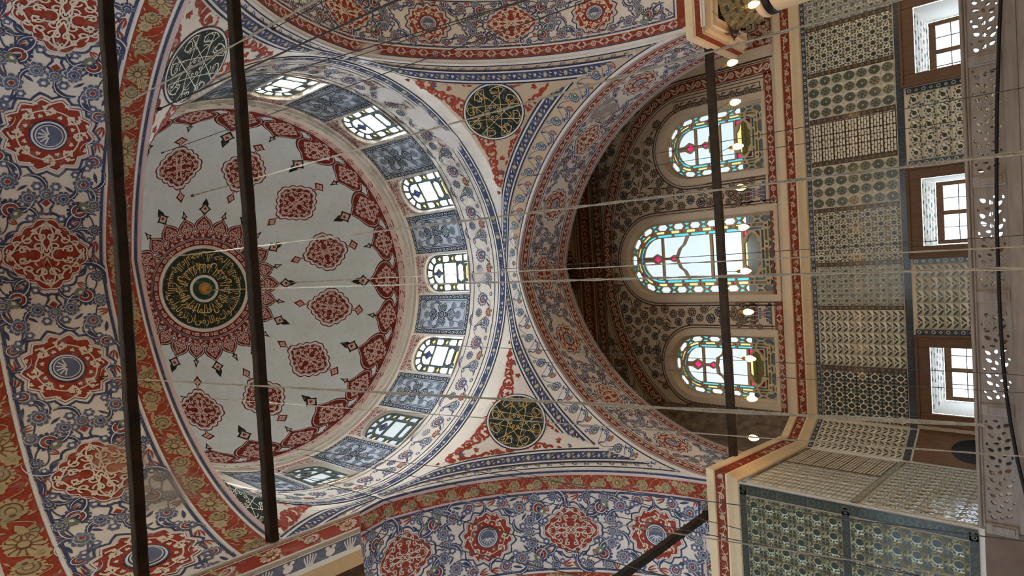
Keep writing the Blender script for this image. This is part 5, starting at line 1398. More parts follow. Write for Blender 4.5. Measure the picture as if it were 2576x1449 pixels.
for k in range(12):
    root = empty('window_%d' % (k+1), (0, 0, 0)); root.rotation_euler = (0, 0, radians(30*k))
    tag(root, lab12[k], 'window', 'hidden drum windows' if k > 6 else None, 'structure')
    root['group'] = 'small windows of the drum'
    if k > 7 and k != 11 and False: continue
    if not PCACHE:
        to3 = lambda u, z, d: (4*cos(u/4)*(1 if d == 0 else 0)+(4.0+d if d else 0), u if d else 4*sin(u/4), WZ0+z)
        O = arch_poly(0, WH, 0, WZS-WZ0, WZT-WZ0, 25); n = len(O); I = [(x*.97, .015+z*.98) for x, z in O]
        V = [to3(x, z, 0) for x, z in O]+[to3(x, z, .075) for x, z in I]
        O2 = arch_poly(0, WH+.045, -.04, WZS-WZ0, WZT-WZ0+.045, 25)
        mm = mesh('reveal', V, [(i, (i+1) % n, n+(i+1) % n, n+i) for i in range(n)], 'plaster')
        PCACHE['reveal'] = mm; link('reveal', mm, root)
        V = [(4*cos(x/4)-.02, 4*sin(x/4), WZ0+z) for x, z in O]+[(4*cos(x/4)-.02, 4*sin(x/4), WZ0+z) for x, z in O2]+[(4*cos(x/4)+.01, 4*sin(x/4), WZ0+z) for x, z in O2]+[(4*cos(x/4)+.01, 4*sin(x/4), WZ0+z) for x, z in O]
        mm = mesh('surround', V, [(i, (i+1) % n, n+(i+1) % n, n+i) for i in range(n)]+[(n+i, n+(i+1) % n, 2*n+(i+1) % n, 2*n+i) for i in range(n)]+[(3*n+i, 3*n+(i+1) % n, (i+1) % n, i) for i in range(n)], 'stucco')
        PCACHE['surround'] = mm; link('surround', mm, root)
        tr_ = plate('tracery', I, [inset(P, .019).tolist() for m, P in DP], to3, .045, .075, 'lead', root); PCACHE['tracery'] = tr_.data
        PCACHE['panes'] = [pane('pane', P, to3, .065, m.replace('clear', 'bare'), root).data for m, P in DP]
    else:
        for q in (('reveal', 'surround', 'tracery') if k < 7 else ('reveal', 'tracery')): link(q, PCACHE[q], root)
        if k in (5, 6, 7, 11):      # dulled panes: dimmer sky light is put into the glass colour
            if 'dull' not in PCACHE:
                PCACHE['dull'] = []
                for me in PCACHE['panes']:
                    m2 = me.copy(); m2.materials[0] = MATS['glass_dim_sky'] if 'bare' in me.materials[0].name else me.materials[0]; PCACHE['dull'].append(m2)
            for me in PCACHE['dull']: link('pane', me, root)
        else:
            for me in PCACHE['panes']: link('pane', me, root)
# ---- gallery windows: wooden frame, pale painted niche, sashes
glab = {'window_16': 'gallery window nearest the left pier, in a wide wooden frame', 'window_17': 'middle gallery window in a wooden frame', 'window_18': 'gallery window at the right in a wooden frame, by the column'}
for nm, xc, wd, zt in GAL:
    root = tag(empty(nm, (xc, FW, .82)), glab[nm], 'window', kind='structure'); T = zt-.82; a = wd/2
    mb = MB()
    for (x0, x1, zz0, zz1) in ((-a-.24, -a, 0, T+.24), (a, a+.24, 0, T+.24), (-a, a, T, T+.24)): mb.box((x0, -.07, zz0), (x1, .02, zz1), 'wood', .012)
    for (x0, x1, zz0, zz1) in ((-a-.25, -a-.19, 0, T+.25), (a+.19, a+.25, 0, T+.25), (-a-.19, a+.19, T+.19, T+.25)): mb.box((x0, -.095, zz0), (x1, -.06, zz1), 'wood', .01)
    mb.build('wooden_frame', root)
    dp = 1.30
    mb = MB(); V = [(-a, .02, 0), (a, .02, 0), (a, .02, T), (-a, .02, T), (-a, dp, 0), (a, dp, 0), (a, dp, T-.02), (-a, dp, T-.02)]
    mb.add(V, [(1, 2, 6, 5), (3, 0, 4, 7), (2, 3, 7, 6), (0, 1, 5, 4)], 'niche')
    mb.build('niche', root)
    s = Sh(); lr = leaflet('rose'); lp = palmette('sage')
    for i in range(9):
        for j in range(5):
            x = -a+.10+(wd-.2)*(i+.5*(j % 2))/8.5; y = .12+.26*j
            if abs(x) < a-.08: s.put(lr if (i+j) % 2 else lp, x, y, i*1.3+j, .085)
    sl = -.02/1.28
    lay('niche_ornament', s, lambda U, V, L: np.column_stack([U, V, T+sl*(V-.02)-L]), root, 1., 'stuff')
    b = a-.005; zt2 = T-.025
    mb = MB()
    for (x0, x1, zz0, zz1) in ((-b, -b+.09, 0, zt2), (b-.09, b, 0, zt2), (-b+.09, b-.09, zt2-.13, zt2), (-.045, .045, 0, zt2-.13)): mb.box((x0, dp-.01, zz0), (x1, dp+.05, zz1), 'wood', .008)
    for sx in (-1, 1):
        x0, x1 = (sx*.045, sx*(b-.09)); 
        for k in range(1, 5): mb.box((min(x0, x1), dp+.02, zt2-.13-k*.27), (max(x0, x1), dp+.04, zt2-.13-k*.27+.015), 'iron')
        mb.box(((x0+x1)/2-.008, dp+.02, 0), ((x0+x1)/2+.008, dp+.04, zt2-.13), 'iron')
    mb.build('sash', root)
    for sx in (-1, 1):
        pane('pane', [(sx*.045, 0), (sx*(b-.09), 0), (sx*(b-.09), zt2-.13), (sx*.045, zt2-.13)], lambda x, z, d: (x, d, z), dp+.035, 'glass_gallery', root)
# ================================================================ tile revetment
def tile_mesh(name, design, tw, th_):
    s = Sh(); design(s); V, F, M = s.fin(); V = V.copy()
    P = np.column_stack([V[:, 0]*tw, V[:, 1]*th_, .016+V[:, 2]*.0009])
    a, b = tw*.494, th_*.494; a2, b2 = a-.003, b-.003
    B = np.array([(-a, -b, 0), (a, -b, 0), (a, b, 0), (-a, b, 0), (-a2, -b2, .016), (a2, -b2, .016), (a2, b2, .016), (-a2, b2, .016)])
    BF = np.array([(4, 5, 6), (4, 6, 7), (0, 1, 5), (0, 5, 4), (1, 2, 6), (1, 6, 5), (2, 3, 7), (2, 7, 6), (3, 0, 4), (3, 4, 7)])
    bgm = PAL.index(getattr(design, 'bg', 'glaze_white'))
    M = np.concatenate([np.full(10, bgm), M]); F = np.vstack([BF, F+8]); P = np.vstack([B, P]); used = np.unique(M); rm = np.zeros(len(PAL), int); rm[used] = np.arange(len(used))
    return mesh(name, P, F, [PAL[i] for i in used], rm[M])
def clipsq(P, k=.47): return np.clip(np.asarray(P), -k, k)
def d_oval(s):
    t = np.linspace(0, pi, 11); v = np.cos(t)*.475; u = .44*np.sin(t)**1.2
    P = np.vstack([np.column_stack([u, v]), np.column_stack([-u, v])[::-1][1:-1]])
    s.fan(P, 'glaze_green', 1, (0, 0)); s.band(P*.90, P*.83, 'glaze_mid', 2, True)
    for i in range(8): s.fan(circ(.045, 5, .22*cos(i*pi/4), .26*sin(i*pi/4)), 'glaze_mid', 2)
    s.fan(circ(.085, 8), 'glaze_white', 2); s.fan(circ(.045, 5), 'glaze_brown', 3)
d_oval.bg = 'glaze_white'
def d_oval2(s):
    t = np.linspace(0, pi, 11); v = np.cos(t)*.475; u = .44*np.sin(t)**1.2
    P = np.vstack([np.column_stack([u, v]), np.column_stack([-u, v])[::-1][1:-1]])
    s.fan(P, 'glaze_green', 1, (0, 0)); s.band(P*.92, P*.86, 'glaze_white', 2, True)
    for i in range(6):
        a = i*pi/3+.3; s.fan([(.06*cos(a), .07*sin(a)), (.27*cos(a+.3), .31*sin(a+.3)), (.30*cos(a), .36*sin(a)), (.27*cos(a-.3), .31*sin(a-.3))], 'glaze_mid', 2)
    s.fan(circ(.07, 6), 'glaze_brown', 3)
d_oval2.bg = 'glaze_white'
def d_scale(s):
    for r in range(4):
        for c in range(3):
            x0 = -.47+.94*c/2+(-.235 if r % 2 else 0); y0 = -.47+.235*r
            x1, x2 = max(x0+.025, -.47), min(x0+.445, .47)
            if x2-x1 < .05: continue
            s.poly([(x1, y0+.03), (x2, y0+.03), (x2, y0+.16), ((x1+x2)/2+.1, y0+.205), ((x1+x2)/2-.1, y0+.205), (x1, y0+.16)], 'glaze_white', 1)
d_scale.bg = 'glaze_brown'
def star_design(bg, dk, lt, dot, ph=0.):
    def f(s):
        for (x, y, r) in ((0, 0, .22), (-.47, -.47, .2), (.47, -.47, .2), (.47, .47, .2), (-.47, .47, .2)):
            s.fan(clipsq(circ(r, 10, x, y)), dk, 1); s.fan(clipsq(circ(r*.55, 8, x, y)), dot, 2)
        for i in range(8):
            a = i*pi/4+ph; p = np.array((cos(a), sin(a))); n = np.array((-p[1], p[0]))
            s.fan(clipsq([p*.25, p*.36+n*.075, p*.50, p*.36-n*.075]), dk, 1)
        for i in range(4):
            a = i*pi/2+ph*.5; s.rib(clipsq([(.33*cos(a-.5), .33*sin(a-.5)), (.47*cos(a), .47*sin(a)), (.33*cos(a+.5), .33*sin(a+.5))]), .05, lt, 1)
    f.bg = bg; return f
d_star = star_design('glaze_white', 'glaze_green', 'glaze_brown', 'glaze_dark'); d_star2 = star_design('glaze_white', 'glaze_green', 'glaze_green', 'glaze_brown', .39); d_light = star_design('glaze_pale', 'glaze_mid', 'glaze_green', 'glaze_green', .2)
def d_chev(s):
    for r in range(2):
        y = -.23+.48*r
        for sx in (-1, 1):
            p = np.array((sx*.03, y-.22)); q = np.array((sx*.48, y+.18)); t = (q-p)/np.linalg.norm(q-p); n = np.array((-t[1], t[0]))
            s.fan(clipsq([p, p+t*.12+n*.085, p+t*.34+n*.11, q, p+t*.40-n*.075, p+t*.15-n*.075], .485), 'glaze_green', 1)
        for dx, dy in ((0, .03), (-.06, .10), (.06, .10)): s.fan(clipsq(circ(.05, 6, dx, y+dy)), 'glaze_brown', 1)
d_chev.bg = 'glaze_white'
def d_ring(s):
    s.band(circ(.34, 16), circ(.25, 16), 'glaze_white', 1, True); s.fan(circ(.22, 10), 'glaze_dark', 1); s.fan(circ(.12, 8), 'glaze_brown', 2)
    for i in range(4):
        a = i*pi/2; s.fan(clipsq([(.33*cos(a-.2), .33*sin(a-.2)), (.47*cos(a-.12), .47*sin(a-.12)), (.47*cos(a+.12), .47*sin(a+.12)), (.33*cos(a+.2), .33*sin(a+.2))]), 'glaze_white', 1)
        a += pi/4; s.fan(clipsq([(.38*cos(a-.2), .38*sin(a-.2)), (.62*cos(a-.25), .62*sin(a-.25)), (.62*cos(a), .62*sin(a)), (.62*cos(a+.25), .62*sin(a+.25)), (.38*cos(a+.2), .38*sin(a+.2))]), 'glaze_mid', 1)
d_ring.bg = 'glaze_blue'
def flor_design(bg, dk, dk2, seed, n=9):
    def f(s):
        r = random.Random(seed)
        s.fan(circ(.17, 9, .05, .02), dk, 1); s.fan(circ(.08, 6, .05, .02), dk2, 2)
        for i in range(n):
            a = i*2*pi/n+r.uniform(-.2, .2); d = r.uniform(.27, .40); x, y = d*cos(a), d*sin(a); t = a+r.choice((1.2, -1.2, .6)); l = r.uniform(.10, .17); p = np.array((cos(t), sin(t))); q = np.array((-p[1], p[0])); c = np.array((x, y))
            s.fan(clipsq([c-p*l, c+q*l*.42, c+p*l, c-q*l*.42]), dk if i % 3 else dk2, 1)
        s.rib(clipsq(bez((-.46, -.2), (-.1, -.5), (.1, .5), (.46, .2), 9)), .035, dk, 1)
        for x, y in ((-.4, .4), (.42, -.38), (-.38, -.42)): s.fan(clipsq(circ(.09, 7, x, y)), dk, 1)
    f.bg = bg; return f
def dark_design(seed):
    def f(s):
        r = random.Random(seed); s.fan(circ(.23, 10), 'glaze_dark', 1); s.fan(circ(.13, 7), 'glaze_teal', 2)
        for x, y in ((-.48, -.48), (.48, -.48), (.48, .48), (-.48, .48)): s.fan(clipsq(circ(.24, 10, x, y)), 'glaze_dark', 1)
        for i in range(12):
            a = i*pi/6+r.uniform(-.1, .1); d = .37; c = np.array((d*cos(a), d*sin(a))); t = a+(1 if i % 2 else -.6); l = r.uniform(.10, .15); p = np.array((cos(t), sin(t))); q = np.array((-p[1], p[0]))
            s.fan(clipsq([c-p*l, c+q*l*.5, c+p*l, c-q*l*.5]), ('glaze_dark', 'glaze_green', 'glaze_teal')[i % 3], 1)
    f.bg = 'glaze_moss'; return f
d_flor = [flor_design('glaze_white', 'glaze_green', 'glaze_brown', k) for k in (1, 2, 3)]
d_dark = [dark_design(k) for k in (4, 5, 6)]
d_pale = [flor_design('glaze_pale', 'glaze_mid', 'glaze_green', k, 8) for k in (7, 8)]
def d_dots(s):
    for i in range(3):
        for j in range(3): s.fan(circ(.07, 6, -.32+.32*i+(.05 if j % 2 else -.05), -.32+.32*j), 'glaze_green', 1)
d_dots.bg = 'glaze_pale'
def border_strip(parent, o, ex, ey, n, L, W, bg='glaze_brown', fg='glaze_mid'):
    o, ex, ey, n = (np.array(v, float) for v in (o, ex, ey, n)); k = max(2, int(round(L/.125))); d = L/k
    s = Sh()
    for i in range(k):
        u = d*i; s.rect(u+.001, -W/2, u+d-.001, W/2, bg, 3)
        if i % 2: s.band(circ(W*.36, 9, u+d/2, 0), circ(W*.20, 9, u+d/2, 0), fg, 4, True)
        else:
            s.fan([(u+d*.2, 0), (u+d*.5, W*.34), (u+d*.8, 0), (u+d*.5, -W*.34)], fg, 4); s.fan(circ(W*.12, 6, u+d/2, 0), bg, 5)
    return lay('tile_border', s, planar(o, ex, ey, n), parent, 9., 'stuff')
TM = {}
def tile_panel(parent, o, ex, ey, n, W, H, designs, key, tile=.238, lab=None, name='tile_panel'):
    """o lower left corner; W along ex, H along ey"""
    o, ex, ey, n = (Vector(v) for v in (o, ex, ey, n))
    nx, ny = max(1, round(W/tile)), max(1, round(H/tile)); tw, th_ = W/nx, H/ny
    mb = MB(); c = [o+ex*a+ey*b-n*.0+n*.002 for a, b in ((0, 0), (W, 0), (W, H), (0, H))]
    mb.add([tuple(v) for v in c], [(0, 1, 2, 3)], 'glaze_mid'); p = mb.build(name, parent)
    if lab: p['label'] = lab
    ms = []
    for i, dsg in enumerate(designs):
        kk = (key, i, round(tw, 3), round(th_, 3))
        if kk not in TM: TM[kk] = tile_mesh('tile', dsg, tw, th_)
        ms.append(TM[kk])
    R = Matrix((ex, ey, n)).transposed().to_4x4()
    for j in range(ny):
        for i in range(nx):
            me = ms[(i*7+j*3+(i*j) % 5) % len(ms)] if len(ms) > 2 else ms[(i+j) % len(ms)]
            t = bpy.data.objects.new('tile', me); COL.objects.link(t); t.parent = p
            M_ = R.copy(); M_.translation = o+ex*(tw*(i+.5))+ey*(th_*(j+.5))+n*(.003+rng.uniform(0, .002)); t.matrix_local = M_ @ Matrix.Rotation(rng.normal(0, .004), 4, 'X') @ Matrix.Rotation(rng.normal(0, .004), 4, 'Y')
    return p
X_, Z_, NY = (1, 0, 0), (0, 0, 1), (0, -1, 0)
rows_ = [(-3.72, -2.64, [d_ring], 'ring', 'panel of dark tiles with white rings'), (-2.54, -1.33, [d_chev], 'chev', 'panel of leaf zigzag tiles'), (-1.23, -.39, [d_light], 'light', 'panel of pale worn star tiles'), (-.29, .79, [d_star, d_star2], 'star', 'panel of dark star tiles'), (.89, 1.80, [d_oval, d_oval2], 'oval', 'panel of pointed oval tiles below the middle window'), (1.90, 2.73, [d_scale], 'scale', 'panel of white scale tiles'), (2.83, 3.72, [d_oval, d_oval2], 'oval', 'panel of pointed oval tiles towards the column'), (3.82, 4.70, [d_star2, d_star], 'star2', 'panel of dark star tiles by the column'), (4.80, 6.2, [d_light], 'light', 'panel of pale star tiles behind the column')]
for x0, x1, ds_, key, lb in rows_:
    tile_panel(wall, (x0, FW, 2.98), X_, Z_, NY, x1-x0, 1.65, ds_, key, lab=lb)
for x in (-2.59, -1.28, -.34, .84, 1.85, 2.78, 3.77, 4.75): border_strip(wall, (x, FW, 2.98), Z_, (-1, 0, 0), NY, 1.65, .09, 'glaze_brown', 'glaze_mid')
border_strip(wall, (-3.75, FW, 4.685), X_, Z_, NY, 10.2, .09, 'glaze_blue', 'glaze_pale'); border_strip(wall, (-3.75, FW, 2.90), X_, Z_, NY, 10.2, .13, 'glaze_blue', 'glaze_green')
for x0, x1, ds_, key, lb in ((-1.70, -.42, [d_chev], 'chevlow', 'low panel of leaf zigzag tiles between two windows'), (1.66, 2.96, d_flor, 'flor', 'low panel of leafy tiles between two windows'), (4.95, 6.2, d_flor, 'flor', 'low panel of leafy tiles behind the column')):
    tile_panel(wall, (x0, FW, .85), X_, Z_, NY, x1-x0, 1.93, ds_, key, lab=lb)
for x in (-1.77, -.35, 1.59, 3.03): border_strip(wall, (x, FW, .85), Z_, (-1, 0, 0), NY, 1.95, .11, 'glaze_blue', 'glaze_pale')
# chamfer, side and front of the left pier
pc = Vector((PC[0], PC[1], 0)); pe = Vector((-3.77, FW, 0)); ex = (pe-pc).normalized(); nn = Vector((ex.y, -ex.x, 0)); Lc = (pe-pc).length
tile_panel(pier, pc+ex*.05+Vector((0, 0, 2.98)), ex, Z_, nn, Lc-.1, 1.65, [d_chev], 'chevc', lab='narrow panel of leaf zigzag tiles on the chamfer')
border_strip(pier, tuple(pc+ex*.03+Vector((0, 0, 2.90))), ex, Z_, nn, Lc-.06, .12, 'glaze_blue', 'glaze_green'); border_strip(pier, tuple(pc+ex*.03+Vector((0, 0, 4.685))), ex, Z_, nn, Lc-.06, .09, 'glaze_blue', 'glaze_pale')
p0 = Vector((PX, 4.0, 0)); ex = (pc-p0).normalized(); nn = Vector((ex.y, -ex.x, 0)); Lr = (pc-p0).length
xs = 0.08
for wd, dsg, key, lb in ((.95, [d_dots], 'dots', 'panel of small dotted tiles at the pier edge'), (.90, d_pale, 'pale', 'panel of pale leafy tiles on the pier side'), (1.42, [d_scale], 'scaler', 'panel of fine scale tiles on the pier side')):
    tile_panel(pier, p0+ex*xs+Vector((0, 0, 3.0)), ex, Z_, nn, wd-.06, 1.64, dsg, key, lab=lb); xs += wd
tile_panel(pier, p0+ex*.08+Vector((0, 0, 1.36)), ex, Z_, nn, Lr-.16, 1.50, d_pale, 'palelow', lab='low panel of pale shiny leafy tiles on the pier side')
border_strip(pier, tuple(p0+ex*.05+Vector((0, 0, 2.93))), ex, Z_, nn, Lr-.1, .11, 'glaze_mid', 'glaze_pale'); border_strip(pier, tuple(p0+ex*.05+Vector((0, 0, 4.69))), ex, Z_, nn, Lr-.1, .09, 'glaze_green', 'glaze_mid')
fx = PX-.22
tile_panel(pier, (fx-2.86, 4.0, 3.10), X_, Z_, NY, 2.86, 1.52, d_dark, 'dark', lab='dark green floral tiles on the pier front, upper field')
tile_panel(pier, (fx-2.86, 4.0, 1.46), X_, Z_, NY, 2.86, 1.52, d_dark, 'dark', lab='dark green floral tiles on the pier front, lower field')
for z in (4.68, 3.04, 1.40): border_strip(pier, (fx-2.86, 4.0, z), X_, Z_, NY, 3.0, .11, 'glaze_dark', 'glaze_green')
border_strip(pier, (PX-.11, 4.0, 1.35), Z_, (-1, 0, 0), NY, 3.38, .17, 'glaze_dark', 'glaze_green')
CABLES = [
    ((2.0, -4.39, 7.66), (1.75, -4.19, 0.25), 0.008, 'rope from the near arch past the top of the dome to the right arch', True),
    ((3.72, -1.47, 12.9), (2.64, -0.88, 0.25), 0.008, 'wire from the foot of the slanting roundel towards the upper right', False),
    ((2.47, -3.42, 9.22), (2.12, -3.18, 0.25), 0.01, 'wire crossing the slanting black roundel', False),
    ((2.32, -0.36, 16.47), (2.08, -0.28, 0.25), 0.014, 'rope from the dome over the right green roundel to the top right bulb', True),
    ((3.13, -1.3, 15.49), (2.6, -1.03, 0.25), 0.007, 'thin wire across the upper part of the dome over the first drum window', False),
    ((0.8, -1.27, 16.87), (0.59, -1.25, 0.25), 0.013, 'rope across the dome ending on the far arch right of its crown', True),
    ((-0.04, -0.0, 17.12), (-0.21, -0.01, 0.25), 0.014, 'rope from the gilt boss of the dome across the middle window', True),
    ((0.01, 2.12, 16.6), (-0.07, 2.12, 0.25), 0.01, 'thinner rope just above the one from the gilt boss', True),
    ((0.02, 4.0, 10.13), (0.05, 3.68, 0.25), 0.006, 'wire from the hook where the pendentive borders meet', False),
    ((-0.84, -4.66, 7.9), (-0.41, -4.56, 0.23), 0.0065, 'long rope from the near arch across the left green roundel to the pier', True),
    ((-2.53, -1.09, 16.17), (-1.51, -0.81, 0.25), 0.007, 'second rope below the left green roundel, running to the dark doorway', True),
    ((-3.87, -1.02, 14.25), (-2.61, -0.46, 0.25), 0.007, 'rope from the dull left end of the drum across the left arch', True),
    ((-3.79, 0.14, 14.73), (-2.68, 0.64, 0.25), 0.006, 'thin wire over the beige drum window', False),
    ((-4.31, -0.63, 9.51), (-3.45, -0.12, 0.25), 0.007, 'wire over the medallions of the left arch', False),
    ((-3.89, 2.21, 8.82), (-4.0, 2.16, 0.25), 0.006, 'wire from the hook above the red and gold band of the left arch', False),
    ((-1.76, 3.59, 11.87), (-1.71, 3.6, 0.25), 0.005, 'wire over the left stained glass window at its upper third', False),
    ((-2.03, 3.71, 8.8), (-1.95, 3.68, 0.25), 0.005, 'wire from the hook on the far arch to the left stained glass window', False),
    ((1.98, 3.82, 8.84), (1.87, 3.68, 0.25), 0.006, 'wire from the far arch over the right stained glass window', False),
    ((2.05, 5.46, 8.78), (1.84, 5.49, 0.25), 0.006, 'lower wire from the far arch over the right stained glass window', False),
    ((4.0, 0.02, 10.15), (3.31, 0.39, 0.25), 0.007, 'wire from the hook in the sooty corner over the right arch', False),
    ((3.89, -1.75, 9.14), (3.62, -1.53, 0.25), 0.007, 'short wire from the dark hook at the top of the picture', False),
    ((-3.98, -0.35, 12.99), (-3.53, -0.09, 0.25), 0.007, 'wire crossing low over the tie rod under the left arch', False),
    ((-3.94, 0.46, 13.92), (-3.27, 0.78, 0.25), 0.006, 'thin wire from the left rim of the dome to the tiled pier', False),
]
# ================================================================ things
# iron tie rods across the arches
def tie(name, p, q, wd, ht, label):
    p, q = np.array(p, float), np.array(q, float); d = q-p; L = np.linalg.norm(d); t = d/L; n = np.cross(t, (0, 0, 1)); n /= np.linalg.norm(n)
    root = tag(empty(name, tuple(p)), label, 'tie rod', 'iron tie rods across the arches')
    mb = MB(); k = 40; V = []; F = []
    for i in range(k+1):
        c = t*L*i/k; w2, h2 = wd/2*(1+rng.normal(0, .015)), ht/2*(1+rng.normal(0, .015)); e = rng.normal(0, .0012)
        for a, b in ((-1, -.8), (-.8, -1), (.8, -1), (1, -.8), (1, .8), (.8, 1), (-.8, 1), (-1, .8)): V.append(c+n*(a*w2+e)+np.array((0, 0, b*h2+e)))
    for i in range(k):
        for j in range(8): F.append((i*8+j, i*8+(j+1) % 8, i*8+8+(j+1) % 8, i*8+8+j))
    F += [tuple(range(8))[::-1], tuple(range(k*8, k*8+8))]
    mb.add(V, F, 'iron'); mb.build('rod', root)
    for f in (.0, 1.0):
        mb = MB(); c = t*(L*f); pts = [c-t*.05*(1 if f else -0.2), c+t*.05*(0.2 if f else 1)]
        mb.tube(pts, wd*.85, 'iron', 4); mb.build('anchor_plate', root)
    return root
tie('tie_rod', (-2.16, -4.11, 5.30), (3.06, -4.08, 5.30), .085, .10, 'dark iron tie rod crossing in front of the grey dome')
tie('tie_rod', (-2.17, -5.12, 5.30), (3.06, -5.02, 5.30), .085, .10, 'dark iron tie rod under the nearest painted arch')
tie('tie_rod', (-3.97, 4.98, 5.27), (3.97, 4.84, 5.27), .12, .14, 'dark iron tie rod crossing in front of the stained glass windows')
tie('tie_rod', (-4.62, -3.2, 5.36), (-4.66, 3.97, 5.36), .12, .12, 'dark iron tie rod under the left arch beside the tiled pier')
# row of small hanging bulbs in front of the window wall
bulbs = [(-3.37, 4.80, 4.80), (-2.63, 4.76, 4.775), (-1.89, 4.74, 4.755), (-1.03, 4.70, 4.735), (-.285, 4.64, 4.72), (.50, 4.60, 4.70), (1.21, 4.60, 4.71), (1.94, 4.58, 4.72), (2.72, 4.56, 4.72), (3.41, 4.54, 4.725)]
blab = ['leftmost small lit bulb hanging before the window wall, near the pier', 'small lit bulb before the lower left corner of the left stained glass window', 'small lit bulb before the olive pane of the left stained glass window', 'small lit bulb before the left vase panel', 'small lit bulb before the middle window, left of its olive pane', 'small lit bulb before the middle window, right of its olive pane', 'small lit bulb before the right vase panel', 'small lit bulb before the olive pane of the right stained glass window', 'small lit bulb before the lower right corner of the right stained glass window', 'small lit bulb just beside the column capital']
def bulb_mesh():
    mb = MB(); mb.lathe([(.0, -.12), (.018, -.112), (.034, -.085), (.052, -.045), (.058, 0), (.052, .035), (.034, .062), (.026, .07)], 'bulb', n=14); return mb
bm_ = mesh('bulb', *(lambda b: (b.V, b.F, b.mats, b.m))(bulb_mesh()), smooth=True)
mb = MB(); mb.lathe([(.0, .065), (.03, .065), (.032, .12), (.02, .135), (.0, .14)], 'brass', n=12); mb.tube([(0, 0, .135), (0, 0, .17)], .012, 'brass', 6); sk_ = mesh('socket', mb.V, mb.F, mb.mats, mb.m)
def lamp_light(root, watt):
    l = bpy.data.lights.new('bulb_light', 'POINT'); l.energy = watt; l.color = (1.0, .60, .25); l.shadow_soft_size = .06
    o = bpy.data.objects.new('bulb_light', l); COL.objects.link(o); o.parent = root; o.location = (0, 0, -.02)
for b, lb in zip(bulbs, blab):
    root = tag(empty('hanging_bulb', b), lb, 'lamp', 'row of bulbs before the window wall')
    link('bulb', bm_, root); link('socket', sk_, root); lamp_light(root, LAMP_WATT)
    yt = 4.98+(b[0]+3.97)/7.94*(4.84-4.98)
    mb = MB(); mb.tube([(0, 0, .17), (0, (yt-b[1])*.3, .25), (0, yt-b[1], 5.185-b[2])], .0045, 'wire', 5); mb.build('flex', root)
root = tag(empty('hanging_bulb', (4.12, 4.10, 4.13)), 'small lit bulb at the edge of the column shaft, top right', 'lamp', 'row of bulbs before the window wall')
link('bulb', bm_, root); link('socket', sk_, root); lamp_light(root, LAMP_WATT*.3)
mb = MB(); mb.tube([(0, 0, .12), (0, .0, .60), (.12, -.02, .70)], .0045, 'wire', 5); mb.build('flex', root)
# great ring chandelier below the frame, whose light warms the vaults
chan = tag(empty('ring_chandelier', (0.2, .4, -.25)), 'large ring of small lit glass lamps hanging below the frame', 'chandelier')
mb = MB(); R_ = 1.8
for r in (R_, R_*.6): mb.tube([(r*cos(t), r*sin(t), 0) for t in np.linspace(0, 2*pi, 49)], .02, 'iron', 6, False)
for k in range(6): mb.tube([(0, 0, .02), (R_*cos(k*pi/3), R_*sin(k*pi/3), 0)], .015, 'iron', 5)
mb.build('iron_ring', chan)
mb = MB(); mb.lathe([(.0, -.06), (.05, -.03), (.06, .02), (.03, .07), (0, .08)], 'bulb_low', n=10); lowb = mesh('lamp_glass', mb.V, mb.F, mb.mats, mb.m, smooth=True)
for k in range(24): link('lamp_glass', lowb, chan, (R_*cos(2*pi*k/24), R_*sin(2*pi*k/24), .09))
# twisted ropes and thin wires that hold the chandeliers
def cable(A, B, rad, label, twist=True, sag=.0, mat=None):
    A, B = np.array(A, float), np.array(B, float); L = np.linalg.norm(B-A); t = (B-A)/L
    n1 = np.cross(t, (.3, .2, .9)); n1 /= np.linalg.norm(n1); n2 = np.cross(t, n1)
    root = tag(empty('hanging_rope' if twist else 'hanging_wire', tuple(A)), label, 'rope' if twist else 'wire', 'ropes and wires holding the chandeliers')
    mat = mat or ('rope' if twist else 'wire'); k = int(min(220, max(30, L*(14 if twist else 5)))); f = np.linspace(0, 1, k)
    base = (B-A)[None]*f[:, None]+np.array((0, 0, -1.0))[None]*(sag*4*f*(1-f))[:, None]
    if twist:
        for s_ in range(2):
            a = f*L*7.0+pi*s_; jit = 1+.15*np.sin(f*L*3.1)
            mb = MB(); mb.tube(list(base+(np.cos(a)[:, None]*n1+np.sin(a)[:, None]*n2)*(rad*.55*jit)[:, None]), rad*.62, mat, 5); mb.build('strand', root)
    else:
        mb = MB(); mb.tube(list(base), rad, mat, 5); mb.build('strand', root)
    mb = MB(); mb.tube([-t*.02, t*.10], rad*2.2, 'iron', 6); mb.build('hook', root)
    return root
for c in CABLES: cable(*c)
# marble balustrade with pierced panels, dark cable in front
bal = tag(empty('balustrade', (0, 4.05, .30)), 'pale marble balustrade with pierced scrollwork panels along the gallery edge', 'balustrade')
mb = MB(); mb.box((-3.92, -.07, 1.0), (4.15, .09, 1.045), 'marble', .012); mb.box((-3.92, -.05, .965), (4.15, .07, 1.0), 'marble', .01); mb.build('handrail', bal)
mb = MB(); mb.box((-3.92, -.08, .44), (4.15, .10, .60), 'marble', .012); mb.box((-3.92, -.12, .30), (4.15, .12, .44), 'marble', .02); mb.box((-9, -.20, -.3), (7, .15, .30), 'marble', .03); mb.build('base_rail', bal)
xs = [-3.92, -2.28, -.74, .80, 2.40, 4.15]
def leaf_hole(cx, cy, r, ang, k=.42):
    t = np.linspace(0, 2*pi, 9, endpoint=False); x = r*np.cos(t); y = r*k*np.sin(t)*(1-.35*np.cos(t)); return [(cx+x_*cos(ang)-y_*sin(ang), cy+x_*sin(ang)+y_*cos(ang)) for x_, y_ in zip(x, y)]
